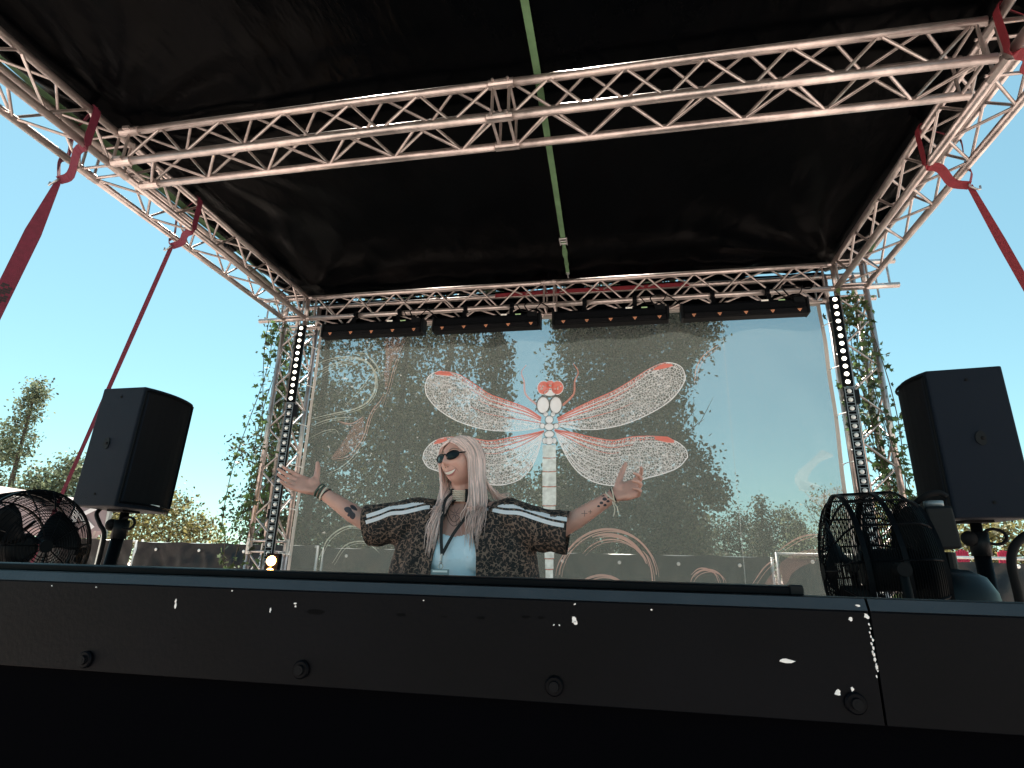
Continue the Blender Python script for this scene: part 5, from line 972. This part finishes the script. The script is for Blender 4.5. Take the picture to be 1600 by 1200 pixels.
# ---- hair
def hair():
    hb = MB(); ax, ay, az = .0735, .094, .110
    def S(a, phi, k):      # point on a skull shell: a from the parting (0) down the side, phi fore-aft position of the root
        return None
    rh = random.Random(11)
    for side in (-1, 1):
        N = 460 if side > 0 else 360
        for i in range(N):
            u = (i + .5) / N                                    # 0 front hairline .. 1 back of the crown
            yr = -.074 + .150 * u + rh.uniform(-.004, .004); zr = .110 * math.sqrt(max(0, 1 - (yr / .098) ** 2)) + .004
            root = V(.004 + side * rh.uniform(0, .004), yr, zr)
            az_ = (-.50 if side > 0 else -.62) + 1.95 * u + rh.uniform(-.10, .10)        # where it leaves the skull: <0 beside the face, >0 at the back
            kk = 1.06 + rh.uniform(0, .10)
            side_pt = V(side * ax * kk * math.cos(az_) * 1.05, ay * kk * math.sin(az_), .012 + rh.uniform(-.02, .02))
            mid_ = (root + side_pt) / 2; sc = 1 / math.sqrt((mid_.x / ax) ** 2 + (mid_.y / ay) ** 2 + (mid_.z / az) ** 2) * (kk + .01); mid_ *= sc
            q1 = (root + mid_) / 2; q1 *= 1 / math.sqrt((q1.x / ax) ** 2 + (q1.y / ay) ** 2 + (q1.z / az) ** 2) * (1.05 + rh.uniform(0, .04))
            low = V(side_pt.x * 1.02, side_pt.y * .9, -.075)
            P = [HW(*root), HW(*q1), HW(*mid_), HW(*side_pt), HW(*low)]
            e = P[-1]; f = rh.random()
            if side > 0:
                if u < .62:   # her left: over the shoulder to the front
                    end = V(-.585 + .052 * (u / .62) + rh.gauss(0, .010), 2.185 + rh.uniform(-.012, .03), rh.uniform(.03, .19) if f < .6 else rh.uniform(.10, .24))
                    P += [V(e.x * .5 + (end.x + .012) * .5, min(e.y, 2.275) - .015, .245 + rh.uniform(-.01, .01)), V(end.x + rh.uniform(-.008, .008), end.y + .012, .5 * (.22 + end.z)), end]
                else:
                    end = V(-.515 + .045 * (u - .62) / .38 + rh.gauss(0, .012), 2.40 + .05 * rh.random(), .255 + rh.uniform(-.015, .05))
                    P += [V((e.x + end.x) / 2 + .004, (e.y + end.y) / 2, .30), end]
            else:
                if u < .75:
                    end = V(-.718 - .014 * (u) + rh.gauss(0, .010), 2.185 + rh.uniform(-.01, .03), rh.uniform(.03, .12) if f < .6 else rh.uniform(.10, .22))
                    P += [V(e.x * .55 + (end.x + .01) * .45, min(e.y, 2.275) - .015, .25 + rh.uniform(-.01, .01)), V(end.x + .006 + rh.uniform(-.008, .008), end.y + .012, .5 * (.22 + end.z)), end]
                else:
                    end = V(-.70 + rh.gauss(0, .03), 2.42, .20 + rh.uniform(-.03, .05)); P += [V((e.x + end.x) / 2, (e.y + end.y) / 2 + .01, .29), end]
            SP = smoothpath(P, 4); n = len(SP); r0 = rh.uniform(.0018, .0034)
            hb.tube(SP, [r0 * (.55 + .45 * min(1, j / 4)) * (1 - .75 * max(0, (j / (n - 1) - .72) / .28)) for j in range(n)], 5, flat=.55)
    return hb
hr = hair().build('hair', M['hair'], person, smooth=True)
cp = MB(); nu, nv = 48, 24; rings = []
for i in range(nv + 1):
    row = []
    for k in range(nu + 1):
        ph = R(84) + (2 * math.pi - R(168)) * k / nu; th = math.pi * (.02 + .60 * i / nv); row.append(HC + HR @ (headpoint(th, ph) * 1.045))
    rings.append(row)
cp.grid(rings)
top_ = [[HC + HR @ (headpoint(math.pi * (.01 + .19 * i / 8), 2 * math.pi * k / 40) * 1.04) for k in range(41)] for i in range(9)]; cp.grid(top_)
cp.build('hair_cap', M['hairdk'], hr, smooth=True)
# ---- shirt: one cloth surface, open at the front, hem, neck and sleeves
sh = MB()
sh.loft([oring(q[:3], q[3], q[4], 36) for q in ((-.625, 2.32, -.36, .315, .155), (-.625, 2.32, -.2, .312, .150), (-.625, 2.315, -.05, .305, .140), (-.627, 2.31, .04, .298, .135), (-.63, 2.31, .11, .285, .128), (-.632, 2.315, .17, .255, .110), (-.635, 2.325, .21, .205, .085), (-.638, 2.335, .245, .135, .068), (-.64, 2.34, .275, .085, .058))])
def sleeve(S_, E_, sx, endx):
    rings = []
    for u, ctr, top, bot, dep in ((0, V(-.632 + sx * .12, 2.318, .15), .105, .10, .105), (.35, S_.lerp(E_, .15), .068, .125, .085), (.65, S_.lerp(E_, .5), .062, .115, .080), (.85, S_.lerp(E_, .8), .060, .100, .076), (1, E_ + V(sx * endx, 0, 0), .060, .096, .072), (1.1, E_ + V(sx * (endx + .05), -.01, 0), .060, .098, .072)):
        rings.append([ctr + V(0, dep * math.cos(a), (top if math.sin(a) > 0 else bot) * math.sin(a)) for a in np.linspace(0, 2 * math.pi, 29)[:-1]])
    sh.loft(rings)
sleeve(SHL, ELL, -1, .028); sleeve(SHR, ELR, 1, .015)
EDL = [V(-.728, 2.20, -.36), V(-.716, 2.19, 0.0), V(-.672, 2.21, .262)]
EDR = [V(-.53, 2.20, -.36), V(-.545, 2.19, .05), V(-.592, 2.21, .262)]
def shirt_post(bm):
    for v in bm.verts:
        c = v.co; n = v.normal
        f = noise.noise(V(c.x * 9, c.y * 6, c.z * 5 + 3)) * .010 + noise.noise(V(c.x * 22, c.y * 16, c.z * 11)) * .0045
        fold = 0
        for (S_, sx) in ((SHL, -1), (SHR, 1)):                   # folds falling from the raised shoulders
            a = (c.x - S_.x) * sx; fold += .007 * math.sin(a * 75 + c.z * 22) * math.exp(-((a - .06) / .14) ** 2) * max(0, min(1, (.21 - c.z) / .08))
        v.co = c + n * (f + fold)
    def cut(co, no):
        bmesh.ops.bisect_plane(bm, geom=bm.verts[:] + bm.edges[:] + bm.faces[:], plane_co=co, plane_no=no)
    for ed in (EDL, EDR):
        for a, b in zip(ed, ed[1:]): cut(a, (b - a).cross(V(0, 1, 0)))
    xl, xr = ELL.x + .014, ELR.x + .017
    cut(V(xl, 0, .1), V(1, 0, .12)); cut(V(xr, 0, .1), V(1, 0, -.08)); cut(V(0, 0, -.33), V(0, 0, 1))
    def inx(z, ed):
        for a, b in zip(ed, ed[1:]):
            if z <= b.z: break
        return a.x + (b.x - a.x) * (z - a.z) / (b.z - a.z)
    kill = []
    for f in bm.faces:
        c = f.calc_center_median()
        if c.x + .12 * (c.z - .1) < xl or c.x - .08 * (c.z - .1) > xr or c.z < -.33 or (abs(c.x + .64) < .078 and c.z > .20 and ((c.x + .64) / .075) ** 2 + ((c.y - 2.33) / .062) ** 2 < 1): kill.append(f)
        elif c.y < 2.27 and inx(c.z, EDL) < c.x < inx(c.z, EDR): kill.append(f)
    bmesh.ops.delete(bm, geom=kill, context='FACES')
so, SV = fuse(sh, 'leopard_shirt', M['leopard'], person, .0065, 5, shirt_post)
md = so.modifiers.new('thick', 'SOLIDIFY'); md.thickness = .0025; md.offset = 1
UPD = V(0, .75, -.66).normalized()
for S_, E_, sx, ex in ((SHL, ELL, -1, -.018), (SHR, ELR, 1, .012)):
    a0 = V(-.635 + sx * .075, 0, 0)
    for dz in (-.011, -.0345):
        line = []
        for u in np.linspace(0, 1, 7):
            x = a0.x + (E_.x + sx * ex - a0.x) * u; z = .268 + (E_.z + .045 - .268) * u + dz + .010 * math.sin(u * math.pi) + .004 * math.sin(u * 13 + sx)
            line.append(V(x, 2.2, z - .012))
        decal_strip(SV, 'shoulder_stripe', M['stripe'], line, .0145, .0042, so, 5, d=TOCAM)
# collar
cl = MB()
rows = []
for a in np.linspace(-2.3, 2.3, 31):
    c = V(-.641, 2.338, .262); rad_ = .079; px_, py_ = math.sin(a), math.cos(a)
    fall = .5 + .5 * math.cos(a * .8)
    p0 = c + V(px_ * rad_, py_ * .062, -.010 * (1 - fall) * 2); rows.append([p0, p0 + V(px_ * .010, py_ * .012, .022 * fall + .004), p0 + V(px_ * .028, py_ * .026, .010 * fall), p0 + V(px_ * .040, py_ * .034 - .006, -.020)])
cl.grid(rows); co_ = cl.build('collar', M['leopard'], so, smooth=True); q = co_.modifiers.new('thick', 'SOLIDIFY'); q.thickness = .003
# tank top: the body surface inside the shirt, offset outwards
tk_ = MB()
tk_.loft([oring(q[:3], q[3], q[4], 36) for q in ((-.632, 2.325, -.34, .165, .118), (-.632, 2.32, -.22, .168, .120), (-.632, 2.315, -.12, .150, .112), (-.632, 2.31, -.03, .142, .110), (-.633, 2.30, .03, .148, .120), (-.634, 2.30, .075, .150, .116), (-.634, 2.305, .115, .150, .110), (-.636, 2.31, .16, .14, .10))])
for s in (-1, 1): tk_.ell(V(-.632 + s * .07, 2.232, .045), .068, .052, .068, None, 16, 10)
def tank_post(bm):
    kill = []
    for v in bm.verts: v.co += v.normal * .003 * noise.noise(v.co * 14)
    for f in bm.faces:
        c = f.calc_center_median(); u = (c.x + .638) / .10
        if c.z > .112 + .045 * u * u + (.02 if c.y > 2.31 else 0) or c.z < -.33: kill.append(f)
    bmesh.ops.delete(bm, geom=kill, context='FACES')
to_, TV = fuse(tk_, 'tank_top', M['tank'], person, .0045, 5, tank_post)
decal_strip(TV, 'neck_band', M['tank'], [V(-.638 + x, 2.2, .1105 + .045 * (x / .10) ** 2) for x in np.linspace(-.10, .10, 11)], .012, .0022, to_, 4)
# trousers and shoes
tr_ = MB(); tr_.loft([oring(q[:3], q[3], q[4]) for q in ((-.632, 2.33, -.40, .165, .118), (-.632, 2.33, -.30, .168, .120), (-.632, 2.325, -.20, .158, .113))])
for s in (-1, 1): limb(tr_, [V(-.632 + s * .085, 2.33, -.34), V(-.632 + s * .10, 2.33, -.55), V(-.632 + s * .11, 2.345, -.78), V(-.632 + s * .115, 2.36, -1.08)], [.10, .085, .072, .068], 4, 16, cap=False)
fuse(tr_, 'trousers', M['trouser'], person, .009, 4)
for s in (-1, 1):
    b = MB(); b.ell(V(-.632 + s * .125, 2.295, -1.118), .046, .125, .042, Matrix.Rotation(s * .1, 3, 'Z'), 18, 10); b.build('shoe', M['trouser'], person, smooth=True)
# ---- jewellery, lanyard, tattoos
ck = bpy.data.objects.new('choker', None); COL.objects.link(ck); ck.parent = person; ORG[ck.name] = ORG[person.name]
nc = V(-.645, 2.328, .288)
def nring(a, r, dz): return nc + V(r * math.sin(a), -r * math.cos(a), dz - .012 * math.cos(a))
for k in range(6):
    dz = -.022 + .0078 * k
    b = MB(); b.tube([nring(a, .0565, dz) for a in np.linspace(-.62, .42, 9)], .0036, 7); b.build('bone_rod', M['bone'], ck, smooth=True)
    b = MB(); b.tube([nring(a, .0565, dz) for a in np.linspace(.55, 1.5, 8)], .0036, 7); b.build('bone_rod', M['bone'], ck, smooth=True)
for a in (-.72, .485, -1.55):
    b = MB(); b.box(nring(a, .0575, -.002), (.013, .008, .052), Matrix.Rotation(a, 3, 'Z')); b.build('spacer', M['cord'], ck)
bd_ = MB()
for k in range(7): bd_.ell(nring(-.86, .058, -.024 + .0078 * k), .0042, .0042, .0042, None, 8, 6)
bd_.build('bead', M['bone'], ck, smooth=True)
er = MB()
for k in range(5): er.ell(HW(-.079, -.012, -.036 - .009 * k), .0038, .0038, .0042, None, 8, 6)
er.build('earring', M['bone'], person, smooth=True)
ly = bpy.data.objects.new('lanyard', None); COL.objects.link(ly); ly.parent = person; ORG[ly.name] = ORG[person.name]
kn = V(-.672, 2.165, .043)
ribbon(smoothpath([V(-.685, 2.285, .285), V(-.690, 2.225, .25), V(-.690, 2.20, .19), V(-.684, 2.178, .12), kn], 5), .012, lambda i, p, d: (0, -1, .2), .002).build('neck_cord', M['cord'], ly)
ribbon(smoothpath([V(-.575, 2.285, .27), V(-.578, 2.225, .225), V(-.600, 2.20, .18), V(-.636, 2.178, .12), kn], 5), .012, lambda i, p, d: (0, -1, .2), .002).build('neck_cord', M['cord'], ly)
b = MB(); b.cyl(kn + V(0, -.002, .004), kn + V(-.001, -.002, -.022), .0045, 8); b.ell(kn + V(-.001, -.003, -.026), .006, .006, .006, None, 8, 6); b.tube([kn + V(-.001 + .008 * math.cos(a), -.003, -.040 + .010 * math.sin(a)) for a in np.linspace(0, 2 * math.pi, 11)[:-1]], .0022, 5, closed=True); b.build('clip', M['steel'], ly)
b = MB(); b.box(kn + V(-.002, -.004, -.098), (.070, .003, .095)); bg_ = b.build('pass_card', M['badge'], ly, bevel=.002)
b = MB(); b.box(kn + V(-.002, -.0062, -.058), (.056, .001, .007)); b.build('card_holder', M['led_off'], bg_)
def bangle(E_, W_, u, r, tr2, m, tilt=0, name='bracelet'):
    d = (W_ - E_).normalized(); x, y, _ = frame(d); c = E_.lerp(W_, u); b = MB()
    b.tube([c + (x * math.cos(a) + y * math.sin(a)) * r + d * tilt * math.cos(a + 1) for a in np.linspace(0, 2 * math.pi, 29)[:-1]], tr2, 7, closed=True); b.build(name, m, person, smooth=True)
bangle(ELL, WRL, 1.0, 0.0253, .0055, M['beads']); bangle(ELL, WRL, .955, 0.0262, .0045, M['beads'], .004); bangle(ELL, WRL, .985, 0.0267, .003, M['cream'], -.004); bangle(ELL, WRL, .90, 0.0271, .0042, M['cream'], .004); bangle(ELL, WRL, .855, 0.0276, .0028, M['cord'], -.006)
bangle(ELR, WRR, 1.0, 0.0253, .0040, M['cord'], .004); bangle(ELR, WRR, .965, 0.0262, .0032, M['cream'], -.010); bangle(ELR, WRR, .985, 0.0281, .0024, M['cream'], .012)
b = MB(); q = ELR.lerp(WRR, .97) + V(0, -.02, -.02); b.tube(smoothpath([q, q + V(.008, -.01, -.03), q + V(.002, -.008, -.055)], 4), .0018, 5); b.tube(smoothpath([q, q + V(.016, -.01, -.02), q + V(.022, -.008, -.05)], 4), .0018, 5); b.build('bracelet_end', M['cream'], person)
def tat(line, wd, m='tattoo', off=.0009): decal_strip(BV, 'tattoo', M[m], [V(*p) for p in line], wd, off, bo_, 5)
f0 = ELL.lerp(WRL, .27) + V(0, 0, .004)
def fl(dx, dz): return (f0.x + dx, 2.2, f0.z + dz)
lobe = lambda w_: (lambda u: max(.002, w_ * math.sin(math.pi * min(.97, max(.03, u))) ** .55))
tat([fl(-.028, .014), fl(-.012, .008), fl(.004, .000)], lobe(.022)); tat([fl(.012, -.028), fl(.008, -.014), fl(.004, .0)], lobe(.024)); tat([fl(-.006, .026), fl(.006, .018), fl(.024, .006)], lobe(.014)); tat([fl(-.012, -.016), fl(-.002, -.008), fl(.008, .002)], lobe(.016), off=.0013)
g0 = ELR.lerp(WRR, .80)
for dx, dz, s_ in ((0, .008, .016), (-.012, -.006, .013), (.012, .000, .012), (.002, -.014, .012), (-.022, -.018, .010), (-.004, .020, .009), (.014, .014, .008)):
    tat([(g0.x + dx - s_ / 2, 2.2, g0.z + dz), (g0.x + dx, 2.2, g0.z + dz + .002), (g0.x + dx + s_ / 2, 2.2, g0.z + dz)], lobe(s_ * .8), 'tattoo')
g1 = ELR.lerp(WRR, .42)
for c_, s_ in ((g1, .011), (g1 + V(.021, 0, .006), .007)):
    tat([(c_.x - s_, 2.2, c_.z), (c_.x, 2.2, c_.z + .0005), (c_.x + s_, 2.2, c_.z)], .002, 'tattoo_line'); tat([(c_.x, 2.2, c_.z - s_), (c_.x + .0005, 2.2, c_.z), (c_.x, 2.2, c_.z + s_)], .002, 'tattoo_line', .0012)
cs = V(-.640, 2.2, .195)
for k in range(8):
    a = k * math.pi / 4 + .2; L_ = .030 if k % 2 else .021
    if k == 6: L_ = .045
    tat([(cs.x + .004 * math.cos(a), 2.2, cs.z + .004 * math.sin(a)), (cs.x + L_ * .5 * math.cos(a), 2.2, cs.z + L_ * .5 * math.sin(a)), (cs.x + L_ * math.cos(a), 2.2, cs.z + L_ * math.sin(a))], lambda u: .0030 - .0018 * u, 'tattoo_line', .0008 + .00005 * k)
nk = MB()
for a_, b_, z_ in ((-.040, .040, .165), (-.05, .05, .150)):
    ptsn = decal_pts(BV, [V(-.642 + x, 2.2, .235 - (.235 - z_) * (1 - (x / b_) ** 2)) for x in np.linspace(a_, b_, 17)], .002)
    ptsn = [p for p in ptsn if p is not None]
    if len(ptsn) > 4: nk.tube(ptsn, .0010, 5)
nk.build('necklace', M['steel2'], person)
